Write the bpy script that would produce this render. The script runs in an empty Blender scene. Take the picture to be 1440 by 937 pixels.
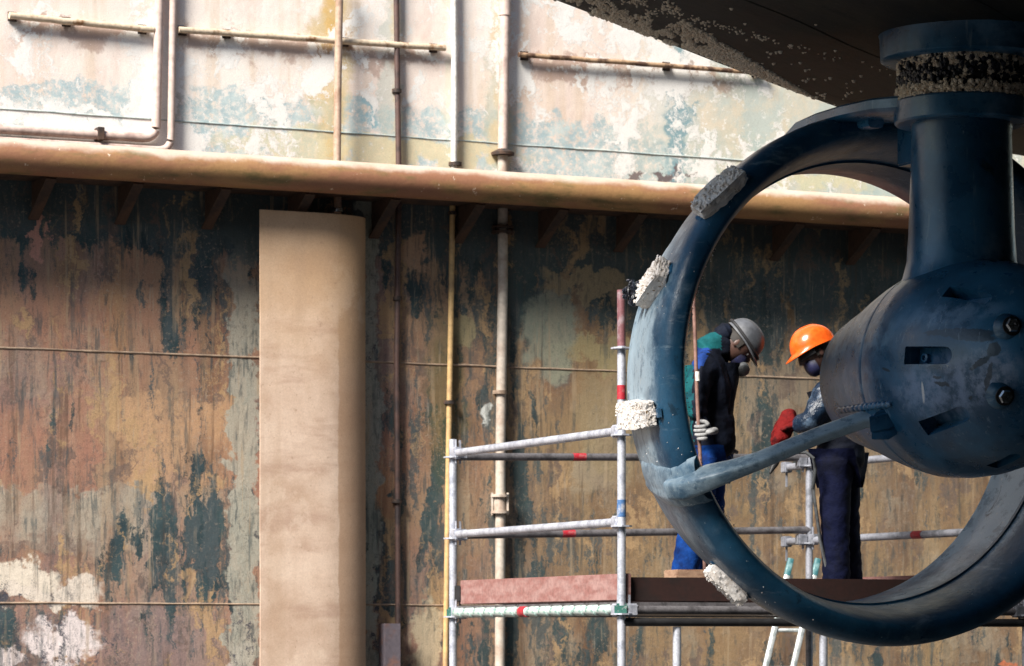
import bpy, bmesh, math, random
from mathutils import Vector, Matrix, noise as mnoise
from mathutils.bvhtree import BVHTree
R = math.radians
random.seed(7)
S = bpy.context.scene
C = S.collection

# ------------------------------------------------------------------ camera, sky, sun, exposure
E = 1.7                      # eye height above the dock floor
F = 4800.0                   # focal length in photo pixels (120 mm)
cam = bpy.data.objects.new('camera', bpy.data.cameras.new('camera')); C.objects.link(cam)
cam.location = (0, 0, E); cam.rotation_euler = (R(90), 0, 0)
cam.data.lens = 120; cam.data.sensor_width = 36; cam.data.shift_y = 431.5/1440
cam.data.clip_start = .1; cam.data.clip_end = 500
cam.data.dof.use_dof = True; cam.data.dof.focus_distance = 17.6; cam.data.dof.aperture_fstop = 5.0
S.camera = cam
SUN = Vector((-.46, -.60, .68)).normalized()      # points at the sun
elev = math.asin(SUN.z); azi = math.atan2(SUN.x, SUN.y)
w = bpy.data.worlds.new('World'); S.world = w; w.use_nodes = True
nt = w.node_tree; bg = nt.nodes['Background']
sky = nt.nodes.new('ShaderNodeTexSky'); sky.sky_type = 'NISHITA'; sky.sun_disc = False
sky.sun_elevation = elev; sky.sun_rotation = azi; sky.air_density = 1.3; sky.dust_density = .6
nt.links.new(sky.outputs[0], bg.inputs[0]); bg.inputs[1].default_value = .066
sl = bpy.data.lights.new('sun', 'SUN'); sl.energy = 4.1; sl.angle = R(19); sl.color = (1, .95, .87)
so = bpy.data.objects.new('sun', sl); C.objects.link(so)
so.rotation_euler = SUN.to_track_quat('Z', 'Y').to_euler()
S.view_settings.view_transform = 'Standard'; S.view_settings.look = 'None'
S.view_settings.exposure = 1.25; S.view_settings.gamma = 1
S.view_settings.use_curve_mapping = False
S.render.engine = 'CYCLES'

# ------------------------------------------------------------------ photo pixel -> place helpers
def P(px, py, Y):
    return Vector(((px-720)/F*Y, Y, E+(900-py)/F*Y))
WANG = math.atan2(.432, .902)
SV = Vector((math.cos(WANG), math.sin(WANG), 0)); NV = Vector((math.sin(WANG), -math.cos(WANG), 0))
WO = Vector((-.4, 22.9, 0))
def W(px, py, n=0.):                       # point n metres in front of the dock wall
    D = Vector(((px-720)/F, 1, 0)); t = (n+WO.dot(NV))/D.dot(NV)
    return Vector((D.x*t, t, E+(900-py)/F*t))
def wl(px, py, n=0.):                      # the same as (along, up) on the wall
    p = W(px, py, n); return ((p-WO).dot(SV), p.z)
def wloc(s, n, z): return WO + SV*s + NV*n + Vector((0, 0, z))

# ------------------------------------------------------------------ materials
class T:
    def __init__(s, name, rough=.6, metal=0., spec=.5):
        s.m = bpy.data.materials.new(name); s.m.use_nodes = True
        s.t = s.m.node_tree; s.n = s.t.nodes; s.l = s.t.links
        s.b = s.n['Principled BSDF']; s.b.inputs['Roughness'].default_value = rough
        s.b.inputs['Metallic'].default_value = metal
        s.b.inputs['Specular IOR Level'].default_value = spec
        s.co = s.n.new('ShaderNodeTexCoord').outputs['Object']
    def put(s, sock, v):
        if isinstance(v, bpy.types.NodeSocket): s.l.new(v, sock)
        else:
            if hasattr(v, '__len__') and len(v) == 3 and len(sock.default_value) == 4: v = (*v, 1)
            sock.default_value = v
    def math(s, op, a, b=0., c=None, clamp=False):
        n = s.n.new('ShaderNodeMath'); n.operation = op; n.use_clamp = clamp
        s.put(n.inputs[0], a); s.put(n.inputs[1], b)
        if c is not None: s.put(n.inputs[2], c)
        return n.outputs[0]
    def vm(s, op, a, b=(0, 0, 0)):
        n = s.n.new('ShaderNodeVectorMath'); n.operation = op
        s.put(n.inputs[0], a); s.put(n.inputs[1], b)
        return n.outputs['Value'] if op in ('LENGTH', 'DOT_PRODUCT') else n.outputs[0]
    def noise(s, scale=5., detail=5., rough=.55, vec=None, dist=0., col=False, stretch=None):
        v = vec if vec is not None else s.co
        if stretch: v = s.vm('MULTIPLY', v, stretch)
        n = s.n.new('ShaderNodeTexNoise'); s.put(n.inputs['Vector'], v)
        n.inputs['Scale'].default_value = scale; n.inputs['Detail'].default_value = detail
        n.inputs['Roughness'].default_value = rough; n.inputs['Distortion'].default_value = dist
        return n.outputs['Color'] if col else n.outputs['Fac']
    def vor(s, scale, vec=None, feature='F1'):
        n = s.n.new('ShaderNodeTexVoronoi'); s.put(n.inputs['Vector'], vec if vec is not None else s.co)
        n.inputs['Scale'].default_value = scale; n.feature = feature; return n.outputs['Distance']
    def step(s, v, a, b):                  # smooth 0..1 between a and b
        n = s.n.new('ShaderNodeMapRange'); n.interpolation_type = 'SMOOTHSTEP'
        s.put(n.inputs[0], v); n.inputs[1].default_value = min(a, b); n.inputs[2].default_value = max(a, b)
        n.inputs[3].default_value = 0 if a < b else 1; n.inputs[4].default_value = 1 if a < b else 0
        return n.outputs[0]
    def mix(s, f, a, b, mode='MIX'):
        n = s.n.new('ShaderNodeMix'); n.data_type = 'RGBA'; n.blend_type = mode
        s.put(n.inputs[0], f); s.put(n.inputs[6], a); s.put(n.inputs[7], b); return n.outputs[2]
    def xyz(s, v):
        n = s.n.new('ShaderNodeSeparateXYZ'); s.put(n.inputs[0], v); return n.outputs
    def blob(s, vec, c, r, soft=.5):       # 1 inside an ellipse (in x,z), 0 outside
        d = s.vm('LENGTH', s.vm('MULTIPLY', s.vm('SUBTRACT', vec, (c[0], 0, c[1])), (1/r[0], 0, 1/r[1])))
        return s.step(d, 1+soft, 1-soft)
    def bump(s, h, strength=.3, dist=.01):
        n = s.n.new('ShaderNodeBump'); n.inputs['Strength'].default_value = strength
        n.inputs['Distance'].default_value = dist; s.put(n.inputs['Height'], h)
        s.l.new(n.outputs[0], s.b.inputs['Normal'])
    def done(s, col, rough=None):
        s.put(s.b.inputs['Base Color'], col)
        if rough is not None: s.put(s.b.inputs['Roughness'], rough)
        return s.m

def simple(name, col, col2=None, scale=12, rough=.6, metal=0., stretch=None, bump=.15, thr=(.45, .65), bd=.004, spec=.5):
    t = T(name, rough, metal, spec)
    n = t.noise(scale, 6, .6, stretch=stretch)
    c = t.mix(t.step(n, *thr), col, col2 or tuple(x*.6 for x in col))
    f = t.noise(scale*6, 3, .6)
    c = t.mix(t.step(f, .3, .75), c, t.mix(1., c, (.72, .72, .72), 'MULTIPLY'))
    t.bump(t.noise(scale*3, 5, .6), bump, bd)
    return t.done(c)

def flat_co(t):                            # wall coordinates with ragged offsets
    j = t.vm('SUBTRACT', t.noise(5, 7, .65, col=True), (.5, .5, .5))
    a = t.vm('ADD', t.co, t.vm('MULTIPLY', j, (.42, 0, .6)))
    return a

def mat_wall_low():
    t = T('weathered_lower_plating', .72, spec=.25)
    rag = flat_co(t); x, y, z = t.xyz(t.co)
    drip = t.vm('MULTIPLY', rag, (1, 1, .38))
    big = t.noise(.9, 4, .55, vec=t.co)
    c = t.mix(t.step(big, .38, .62), (.38, .195, .13), (.34, .22, .14))
    c = t.mix(t.step(t.noise(1.3, 5, .6, vec=drip), .46, .62), c, (.25, .165, .15))
    # right of the pipes the coat is olive
    c = t.mix(t.math('MULTIPLY', t.step(x, -.6, 1.2), .8), c, t.mix(t.step(t.noise(2.2, 6, .6, vec=drip), .4, .62), (.19, .115, .062), (.30, .205, .10)))
    # vertical tinted runs
    run = t.noise(3.2, 6, .62, stretch=(1, 1, .13))
    c = t.mix(t.step(run, .5, .7), c, t.mix(1., c, (.6, .52, .5), 'MULTIPLY'))
    run2 = t.noise(7, 5, .6, stretch=(1, 1, .07))
    c = t.mix(t.math('MULTIPLY', t.step(run2, .5, .68), .5), c, (.38, .27, .16))
    # pale plaster-like worn coat
    pale = t.noise(1.5, 8, .62, vec=t.vm('ADD', t.vm('MULTIPLY', rag, (1, 1, .7)), (7.1, 0, 3.3)))
    pm = t.step(pale, .52, .64)
    c = t.mix(t.math('MULTIPLY', pm, .5), c, (.38, .33, .25))
    def rect(x0, y0, x1, y1, col, f, soft=.02, vec=None):
        nonlocal c
        a = wl(x0, y1); b = wl(x1, y0); q = t.xyz(vec if vec is not None else rag)
        mx = t.math('MULTIPLY', t.step(q[0], a[0]-soft, a[0]+soft), t.step(q[0], b[0]+soft, b[0]-soft))
        mz = t.math('MULTIPLY', t.step(q[2], a[1]-soft, a[1]+soft), t.step(q[2], b[1]+soft, b[1]-soft))
        c = t.mix(t.math('MULTIPLY', t.math('MULTIPLY', mx, mz), f), c, col)
    tx = t.step(t.noise(3, 7, .65, stretch=(1, 1, .5)), .34, .6)
    rect(-200, 560, 140, 690, (.36, .17, .12), t.math('MULTIPLY', tx, .75)); rect(-200, 690, 240, 770, (.40, .36, .29), t.math('MULTIPLY', tx, .8)); rect(235, 695, 345, 760, (.38, .32, .24), t.math('MULTIPLY', tx, .7))
    rect(165, 560, 345, 692, (.56, .34, .19), t.math('MULTIPLY', tx, .8)); rect(-100, 500, 110, 575, (.22, .15, .15), t.math('MULTIPLY', tx, .6), .15); rect(150, 330, 178, 500, (.40, .22, .11), .55, .05)
    rect(120, 765, 340, 850, (.34, .24, .18), t.math('MULTIPLY', tx, .6), .1); rect(-200, 755, 130, 775, (.20, .12, .09), .55, .03); rect(-200, 860, 345, 1200, (.27, .20, .19), t.math('MULTIPLY', tx, .6), .04)
    # old dark teal paint by density, with tube shade painted into the top
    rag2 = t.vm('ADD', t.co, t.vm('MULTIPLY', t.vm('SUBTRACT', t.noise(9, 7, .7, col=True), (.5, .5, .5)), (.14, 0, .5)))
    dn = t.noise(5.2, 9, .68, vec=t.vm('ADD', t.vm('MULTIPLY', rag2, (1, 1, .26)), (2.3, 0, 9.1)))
    dens = t.math('MULTIPLY', t.step(z, 4.1, 4.6), .46)  # denser towards the top: the tube's shade painted in with the teal
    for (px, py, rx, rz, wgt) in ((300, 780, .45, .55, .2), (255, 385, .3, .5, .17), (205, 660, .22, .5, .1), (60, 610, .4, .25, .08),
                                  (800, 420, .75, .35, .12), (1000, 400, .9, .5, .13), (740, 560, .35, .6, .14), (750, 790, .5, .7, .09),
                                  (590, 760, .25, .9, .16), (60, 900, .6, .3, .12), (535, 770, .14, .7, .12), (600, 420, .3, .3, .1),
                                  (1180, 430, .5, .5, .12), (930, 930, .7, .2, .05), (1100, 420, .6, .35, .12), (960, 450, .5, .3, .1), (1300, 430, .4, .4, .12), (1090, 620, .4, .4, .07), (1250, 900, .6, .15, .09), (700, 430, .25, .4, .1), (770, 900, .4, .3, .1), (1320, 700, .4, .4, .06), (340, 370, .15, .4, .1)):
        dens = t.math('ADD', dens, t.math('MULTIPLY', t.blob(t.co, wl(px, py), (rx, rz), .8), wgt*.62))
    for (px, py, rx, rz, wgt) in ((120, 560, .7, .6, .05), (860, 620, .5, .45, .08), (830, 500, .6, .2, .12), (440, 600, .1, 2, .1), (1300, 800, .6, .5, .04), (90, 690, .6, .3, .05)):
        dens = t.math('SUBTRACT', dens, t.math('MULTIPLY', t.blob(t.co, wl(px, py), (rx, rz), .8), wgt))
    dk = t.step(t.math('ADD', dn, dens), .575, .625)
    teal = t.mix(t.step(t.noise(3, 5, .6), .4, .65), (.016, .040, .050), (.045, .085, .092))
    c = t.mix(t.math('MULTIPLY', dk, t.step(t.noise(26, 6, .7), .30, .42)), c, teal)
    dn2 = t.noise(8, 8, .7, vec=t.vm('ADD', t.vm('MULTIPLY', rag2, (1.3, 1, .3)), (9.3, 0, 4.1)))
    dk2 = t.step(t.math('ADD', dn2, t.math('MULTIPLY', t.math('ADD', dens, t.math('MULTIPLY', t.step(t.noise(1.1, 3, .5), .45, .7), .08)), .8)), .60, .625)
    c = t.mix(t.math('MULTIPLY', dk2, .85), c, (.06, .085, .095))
    dn3 = t.noise(5, 9, .72, vec=t.vm('ADD', t.vm('MULTIPLY', rag, (1, 1, .5)), (1.3, 0, 14.1)))
    c = t.mix(t.math('MULTIPLY', t.step(dn3, .55, .60), .75), c, (.15, .105, .09))
    dn4 = t.noise(4, 9, .72, vec=t.vm('ADD', t.vm('MULTIPLY', rag, (1, 1, .4)), (21.3, 0, 4.1)))
    c = t.mix(t.math('MULTIPLY', t.step(dn4, .55, .60), .8), c, (.48, .31, .16))
    # single marks
    def mark(px, py, rx, rz, col, f=1., soft=.18):
        nonlocal c
        c = t.mix(t.math('MULTIPLY', t.blob(rag, wl(px, py), (rx, rz), soft), f), c, col)
    mark(52, 335, .03, .16, (.55, .28, .22)); mark(72, 325, .02, .07, (.5, .25, .2)); mark(90, 352, .035, .06, (.33, .2, .15))
    mark(585, 358, .09, .14, (.42, .26, .17)); mark(22, 815, .28, .12, (.78, .68, .56)); mark(70, 835, .35, .08, (.76, .66, .56))
    mark(92, 900, .24, .14, (.80, .70, .68)); mark(14, 925, .10, .07, (.74, .64, .62)); mark(333, 930, .10, .07, (.62, .52, .48))
    mark(686, 590, .045, .045, (.72, .75, .72), 1, .3); mark(600, 905, .12, .28, (.60, .50, .34), .8)
    mark(1425, 935, .13, .03, (.60, .17, .08)); mark(820, 400, .35, .07, (.36, .27, .16), .9); mark(850, 500, .45, .10, (.40, .33, .17), .8)
    mark(775, 465, .22, .28, (.30, .32, .25), .8); mark(860, 600, .3, .35, (.34, .26, .15), .7); mark(545, 690, .05, .22, (.42, .22, .12), .8)
    mark(648, 470, .10, .10, (.36, .30, .17), .9); mark(800, 380, .06, .05, (.3, .2, .12), .9)
    # two pale strips of stripped paint beside the column
    strip = t.math('MULTIPLY', t.step(t.xyz(rag)[0], wl(518, 600)[0]-.06, wl(518, 600)[0]-.04), t.step(t.xyz(rag)[0], wl(530, 600)[0]+.03, wl(530, 600)[0]+.0))
    c = t.mix(t.math('MULTIPLY', strip, .8), c, (.36, .38, .33))
    strip = t.step(t.math('ABSOLUTE', t.math('SUBTRACT', t.xyz(rag)[0], wl(343, 600)[0])), .11, .09)
    c = t.mix(t.math('MULTIPLY', t.math('MULTIPLY', strip, t.step(z, 4.4, 3.8)), .85), c, (.42, .41, .34))
    # green slime run at the yellow pipe
    g = t.blob(rag, wl(625, 560), (.14, .5), .6)
    c = t.mix(t.math('MULTIPLY', g, .6), c, (.06, .075, .02))
    fk = t.step(t.noise(13, 7, .75, vec=t.vm('ADD', rag2, (5, 0, 2))), .53, .57)
    for px_, py_, a_, b_ in ((85, 905, .42, .22), (25, 835, .35, .10), (340, 900, .09, .3), (530, 850, .06, .6), (525, 480, .05, .5)):
        c = t.mix(t.math('MULTIPLY', t.blob(rag, wl(px_, py_), (a_, b_), .3), t.math('MULTIPLY', fk, .9)), c, (.045, .050, .075))
    sp1 = t.step(t.noise(30, 8, .8, stretch=(1, 1, .6)), .53, .57)
    c = t.mix(t.math('MULTIPLY', sp1, t.math('MULTIPLY', t.step(t.noise(1.7, 5, .65, vec=t.vm('ADD', rag, (31, 0, 2))), .42, .62), .42)), c, (.050, .066, .072))
    sp2 = t.step(t.noise(36, 8, .8, vec=t.vm('ADD', t.co, (8, 0, 3))), .55, .59)
    c = t.mix(t.math('MULTIPLY', sp2, t.math('MULTIPLY', t.step(t.noise(1.9, 5, .65, vec=t.vm('ADD', rag, (11, 0, 22))), .42, .62), .6)), c, (.42, .33, .25))
    c = t.mix(.05, c, (.22, .17, .15))
    # pits
    pit = t.step(t.noise(42, 4, .75), .61, .68)
    c = t.mix(t.math('MULTIPLY', pit, .55), c, (.05, .045, .04))
    c = t.mix(.5, c, t.mix(t.noise(120, 2, .6), (.25, .25, .25), (1.75, 1.75, 1.75)), 'MULTIPLY')
    for (sc_, st_, lo_, hi_, cc_, f_) in ((11, .05, .54, .64, (.085, .055, .04), .6), (17, .10, .53, .60, (.045, .075, .085), .6), (26, .16, .54, .60, (.040, .060, .068), .55), (15, .045, .55, .63, (.42, .31, .2), .55), (30, .09, .57, .66, (.40, .33, .26), .5)):
        c = t.mix(t.math('MULTIPLY', t.step(t.noise(sc_, 7, .68, vec=t.vm('ADD', t.vm('MULTIPLY', t.co, (1, 1, st_)), (sc_, 0, 0)), dist=.15), lo_, hi_), t.math('MULTIPLY', t.step(t.noise(2.1, 4, .6, vec=t.vm('ADD', rag, (sc_, 3, 1))), .4, .6), f_)), c, cc_)
    c = t.mix(t.math('MULTIPLY', t.step(x, -.9, .6), .10), c, (.14, .12, .07))
    h = t.math('ADD', t.math('MULTIPLY', dk, .5), t.math('ADD', t.math('MULTIPLY', pm, .4), t.noise(14, 6, .6)))
    t.bump(h, .35, .012)
    return t.done(c)

def mat_wall_high():
    t = T('pale_sunlit_upper_plating', .7, spec=.25)
    rag = flat_co(t); x, y, z = t.xyz(t.co); rx_, ry_, rz_ = t.xyz(rag)
    c = t.mix(t.step(t.noise(.8, 5, .55), .4, .62), (.82, .69, .61), (.84, .76, .69))  # pale coat, lightened further to paint in the sun's glare
    c = t.mix(t.step(t.noise(2.5, 6, .6, stretch=(1, 1, .4)), .5, .7), c, (.68, .53, .46))
    c = t.mix(t.math('MULTIPLY', t.step(t.noise(5, 6, .6, stretch=(1, 1, .1)), .5, .66), .5), c, (.62, .47, .33))
    zs = wl(0, 153)[1]
    # blue green coat along the weld seam
    d = t.math('SUBTRACT', t.math('ADD', rz_, t.math('MULTIPLY', t.noise(1.2, 3, .5), .18)), zs+.09)
    d = t.math('SUBTRACT', d, .10); band = t.math('MULTIPLY', t.step(d, .13, .07), t.step(d, -.42, -.34))
    c = t.mix(t.math('MULTIPLY', t.math('MULTIPLY', band, t.step(t.noise(20, 8, .75), .36, .56)), .85), c, t.mix(t.step(t.noise(7, 5, .6), .4, .66), (.30, .44, .48), (.50, .61, .61)))
    # to the right everything is more green grey
    c = t.mix(t.math('MULTIPLY', t.step(rx_, .9, 2.2), .8), c, t.mix(t.step(t.noise(2, 7, .65, vec=rag), .42, .58), (.42, .50, .46), (.62, .55, .41)))
    for (px, py, a, b, col, f) in ((952, 170, .07, .9, (.20, .33, .37), .9), (975, 155, .05, .05, (.2, .32, .36), .8), (520, 160, .05, .04, (.3, .45, .5), .9),
                                   (530, 165, .05, .03, (.3, .48, .53), .9), (465, 120, .12, .7, (.55, .44, .2), .6), (700, 150, .10, .6, (.45, .48, .4), .7),
                                   (470, 40, .16, .25, (.5, .36, .16), .5), (550, 120, .05, .8, (.45, .5, .45), .6), (600, 215, .7, .09, (.68, .58, .36), .8),
                                   (400, 205, .5, .09, (.66, .58, .36), .6), (935, 245, .13, .05, (.16, .13, .13), 1), (885, 247, .06, .03, (.2, .16, .15), 1),
                                   (975, 248, .06, .03, (.2, .16, .15), .9), (280, 195, .07, .10, (.82, .8, .78), 1), (1130, 250, .6, .09, (.66, .6, .36), .6)):
        c = t.mix(t.math('MULTIPLY', t.blob(rag, wl(px, py), (a, b), .3), f), c, col)
    # rust streaks under the rails
    for (x0, y0, x1, y1) in ((14, 20, 215, 41), (252, 40, 625, 68), (730, 78, 1040, 100)):
        a = wl(x0, y0); b = wl(x1, y1)
        m = t.math('MULTIPLY', t.step(t.math('ABSOLUTE', t.math('SUBTRACT', rx_, (a[0]+b[0])/2)), (b[0]-a[0])/2+.05, (b[0]-a[0])/2-.1),
                   t.math('MULTIPLY', t.step(rz_, a[1]-.15, a[1]-.09), t.step(rz_, a[1]+.02, a[1]-.03)))
        c = t.mix(t.math('MULTIPLY', m, .6), c, (.36, .22, .17))
    for (px, w_, col_, f_) in ((470, .10, (.62, .40, .13), .75), (560, .06, (.66, .52, .30), .6), (702, .09, (.60, .46, .24), .6), (630, .05, (.5, .5, .38), .5), (250, .06, (.6, .46, .34), .5)):
        m_ = t.step(t.math('ABSOLUTE', t.math('SUBTRACT', t.math('ADD', x, t.math('MULTIPLY', t.math('SUBTRACT', t.noise(6, 6, .7), .5), .25)), wl(px, 100)[0])), w_, w_*.3)
        c = t.mix(t.math('MULTIPLY', m_, t.math('MULTIPLY', t.step(t.noise(3, 5, .65), .36, .6), f_)), c, col_)
    # white crusts where the paint flaked
    pn = t.noise(2.4, 10, .72, vec=t.vm('ADD', rag, (4.4, 0, 1.1)))
    pdens = t.math('MULTIPLY', t.blob(t.co, wl(330, 115), (.8, .35), .8), .045)
    for (px, py, a, b, wgt) in ((60, 185, 1.1, .16, .13), (560, 50, .8, .5, .05), (860, 70, .8, .4, .09), (1050, 230, .8, .2, .07), (60, 90, .3, .5, .05), (1000, 150, .5, .3, .06), (215, 60, .18, .7, .09)):
        pdens = t.math('ADD', pdens, t.math('MULTIPLY', t.blob(t.co, wl(px, py), (a, b), .8), wgt))
    pk = t.step(t.math('ADD', pn, pdens), .565, .60)
    c = t.mix(pk, c, (.82, .79, .75))
    fl = t.step(t.math('ADD', t.noise(16, 5, .7), t.math('MULTIPLY', pdens, .6)), .62, .66)
    c = t.mix(t.math('MULTIPLY', fl, .8), c, (.80, .77, .73))
    pit = t.step(t.noise(50, 4, .75), .62, .7)
    c = t.mix(t.math('MULTIPLY', pit, .35), c, (.25, .16, .1))
    c = t.mix(.4, c, t.mix(t.noise(120, 2, .6), (.4, .4, .4), (1.6, 1.6, 1.6)), 'MULTIPLY')
    t.bump(t.math('ADD', pk, t.noise(14, 6, .6)), .3, .01)
    return t.done(c)

def mat_panel():
    t = T('dusty_column_sheet', .7, spec=.25)
    n = t.noise(1.6, 6, .6)
    c = t.mix(t.step(n, .36, .64), (.50, .345, .25), (.68, .52, .41))
    c = t.mix(t.math('MULTIPLY', t.step(t.noise(4, 6, .6, stretch=(.4, .4, 1.6)), .48, .66), .6), c, (.42, .27, .20))
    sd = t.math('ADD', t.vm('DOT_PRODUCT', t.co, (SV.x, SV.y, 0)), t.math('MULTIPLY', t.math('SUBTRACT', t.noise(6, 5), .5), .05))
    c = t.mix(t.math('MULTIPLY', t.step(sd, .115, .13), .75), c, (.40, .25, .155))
    c = t.mix(t.math('MULTIPLY', t.step(t.noise(2.2, 8, .7), .55, .62), .4), c, (.74, .59, .47))
    c = t.mix(t.math('MULTIPLY', t.step(t.math('ADD', t.xyz(t.co)[2], t.noise(3, 4)), 3.6, 4.7), .7), c, (.50, .32, .18))
    c = t.mix(t.math('MULTIPLY', t.step(t.noise(34, 5, .75), .60, .68), .5), c, (.28, .17, .11))
    c = t.mix(t.math('MULTIPLY', t.step(t.noise(6, 5, .6, stretch=(1, 1, .08)), .5, .7), .3), c, (.44, .30, .2))
    c = t.mix(.4, c, t.mix(t.noise(110, 2, .6), (.5, .5, .5), (1.5, 1.5, 1.5)), 'MULTIPLY')
    t.bump(t.noise(9, 6, .6), .2, .01)
    return t.done(c)

def mat_tube():
    t = T('rusty_tube_lit_crown', .55)
    x, y, z = t.xyz(t.co)
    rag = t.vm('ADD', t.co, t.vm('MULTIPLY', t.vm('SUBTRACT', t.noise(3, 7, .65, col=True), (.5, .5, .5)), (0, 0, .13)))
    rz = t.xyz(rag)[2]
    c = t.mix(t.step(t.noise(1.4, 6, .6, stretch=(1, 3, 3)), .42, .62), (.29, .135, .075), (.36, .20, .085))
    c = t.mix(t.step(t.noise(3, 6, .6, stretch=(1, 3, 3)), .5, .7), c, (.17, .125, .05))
    c = t.mix(t.step(rz, .14, .19), c, t.mix(t.noise(5, 4), (.40, .27, .18), (.62, .55, .48)))   # cream crown: light from above painted onto the tube
    c = t.mix(t.step(t.noise(19, 4, .7), .66, .69), c, (.7, .55, .42))
    c = t.mix(.45, c, t.mix(t.noise(70, 2, .6), (.6, .6, .6), (1.4, 1.4, 1.4)), 'MULTIPLY')
    t.bump(t.noise(20, 6, .6), .3, .008)
    return t.done(c)

def mat_blue():
    t = T('blue_thruster_coating', .42, spec=.6)
    n = t.noise(2.2, 7, .62)
    c = t.mix(t.step(n, .38, .66), (.008, .060, .130), (.032, .145, .28))
    sc = t.noise(1.7, 8, .7, dist=.6)
    c = t.mix(t.math('MULTIPLY', t.step(sc, .52, .68), .55), c, (.20, .33, .50))
    dk = t.noise(3.1, 9, .72, vec=t.vm('ADD', t.co, (5, 3, 1)), dist=1.2)
    c = t.mix(t.math('MULTIPLY', t.step(dk, .64, .665), .8), c, (.012, .03, .05))
    sp = t.noise(38, 5, .7)
    c = t.mix(t.math('MULTIPLY', t.step(sp, .66, .72), .7), c, (.4, .48, .52))
    scr = t.noise(14, 4, .7, stretch=(1, 1, .12))
    c = t.mix(t.math('MULTIPLY', t.step(scr, .62, .7), .4), c, (.25, .33, .4))
    c = t.mix(.35, c, t.mix(t.noise(150, 2, .6), (.5, .5, .5), (1.5, 1.5, 1.5)), 'MULTIPLY')
    t.bump(t.math('ADD', t.noise(22, 6, .65), t.math('MULTIPLY', t.step(dk, .64, .66), -.5)), .22, .006)
    return t.done(c, t.math('ADD', .14, t.math('MULTIPLY', t.noise(9, 4), .32)))

def mat_nozzle():
    # same coating, outside paled by chalking and painted-in sun, crusted inside
    t = T('chalky_sunlit_nozzle', .5, spec=.45)
    n = t.noise(2.0, 7, .62)
    c = t.mix(t.step(n, .38, .66), (.007, .048, .100), (.026, .110, .205))
    geo = t.n.new('ShaderNodeAttribute'); geo.attribute_name = 'wear_and_light'
    wv = geo.outputs['Fac']
    wn = t.noise(3.4, 8, .68, dist=.4)
    wm = t.step(t.math('ADD', wn, t.math('MULTIPLY', wv, .50)), .54, .90)
    c = t.mix(t.math('MULTIPLY', wm, .85), c, (.42, .54, .62))
    st = t.noise(9, 6, .7, stretch=(.4, .4, 1.6))
    c = t.mix(t.math('MULTIPLY', t.step(st, .57, .7), .45), c, (.3, .4, .46))
    sp = t.noise(30, 5, .7)
    c = t.mix(t.step(t.math('ADD', sp, t.math('MULTIPLY', wv, .07)), .69, .72), c, (.55, .58, .58))
    c = t.mix(.35, c, t.mix(t.noise(150, 2, .6), (.5, .5, .5), (1.5, 1.5, 1.5)), 'MULTIPLY')
    mo = t.noise(11, 8, .72, vec=t.vm('ADD', t.co, (3, 1, 7)))
    c = t.mix(t.math('MULTIPLY', t.step(mo, .52, .60), .55), c, (.030, .090, .155))
    c = t.mix(t.math('MULTIPLY', t.step(t.noise(5, 8, .75, dist=.8, vec=t.vm('ADD', t.co, (1, 9, 2))), .61, .64), .7), c, (.012, .035, .06))
    c = t.mix(t.math('MULTIPLY', t.step(t.noise(60, 4, .7), .60, .68), t.math('MULTIPLY', wv, .7)), c, (.5, .58, .62))
    t.bump(t.math('ADD', t.noise(24, 6, .65), t.math('MULTIPLY', mo, .8)), .35, .007)
    return t.done(c, t.math('ADD', .16, t.math('MULTIPLY', t.noise(9, 4), .36)))

def mat_crust():
    t = T('cream_anode_crust', .85, spec=.2)
    c = t.mix(t.step(t.noise(14, 5, .6), .4, .62), (.92, .87, .83), (.82, .74, .67))
    c = t.mix(t.step(t.noise(34, 4, .6), .6, .68), c, (.28, .19, .10))
    t.bump(t.noise(50, 5, .7), .6, .01)
    return t.done(c)

M = {}
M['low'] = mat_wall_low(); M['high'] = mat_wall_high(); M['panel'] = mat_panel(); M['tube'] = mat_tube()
M['blue'] = mat_blue(); M['nozzle'] = mat_nozzle(); M['crust'] = mat_crust()
M['rust'] = simple('dark_rusty_steel', (.10, .055, .035), (.03, .022, .02), 9, .8)
M['bracket'] = simple('rusty_bracket_steel', (.085, .045, .028), (.035, .022, .018), 9, .8)
M['seam'] = simple('weld_seam_metal', (.44, .32, .23), (.26, .18, .13), 6, .7)
M['seam_hi'] = simple('painted_weld_seam', (.5, .55, .52), (.25, .33, .34), 6, .7)
M['pinkpipe'] = simple('faded_pink_pipe_paint', (.62, .48, .42), (.42, .30, .26), 5, .6)
M['brownpipe'] = simple('brown_pipe_paint', (.50, .35, .26), (.34, .21, .14), 6, .6)
M['dkpipe'] = simple('dark_brown_pipe_paint', (.11, .06, .05), (.05, .035, .035), 6, .6)
M['whitepipe'] = simple('white_pipe_paint', (.78, .76, .73), (.62, .58, .52), 7, .5)
M['yellowpipe'] = simple('ochre_pipe_paint', (.66, .43, .19), (.50, .32, .16), 5, .55)
M['greypipe'] = simple('grey_white_pipe_paint', (.54, .47, .40), (.44, .33, .26), 5, .6)
M['rail'] = simple('rusty_pale_rail', (.68, .55, .40), (.28, .14, .06), 7, .6, thr=(.5, .62))
M['oldrail'] = simple('dark_rusty_rail', (.46, .30, .18), (.10, .05, .03), 7, .7, thr=(.42, .55))
M['galv'] = simple('galvanised_tube', (.62, .64, .72), (.38, .40, .47), 13, .42, .35, thr=(.42, .68))
M['galvmid'] = simple('dull_galvanised_tube', (.34, .35, .40), (.20, .21, .24), 13, .5, .3)
M['galvdark'] = simple('dirty_galvanised_tube', (.17, .16, .17), (.09, .085, .09), 13, .5, .3)
M['maroon'] = simple('maroon_weathered_tube', (.20, .08, .09), (.30, .22, .24), 16, .5)
M['red'] = simple('red_marking_tape', (.42, .02, .035), (.4, .14, .14), 30, .5, thr=(.5, .7))
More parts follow.
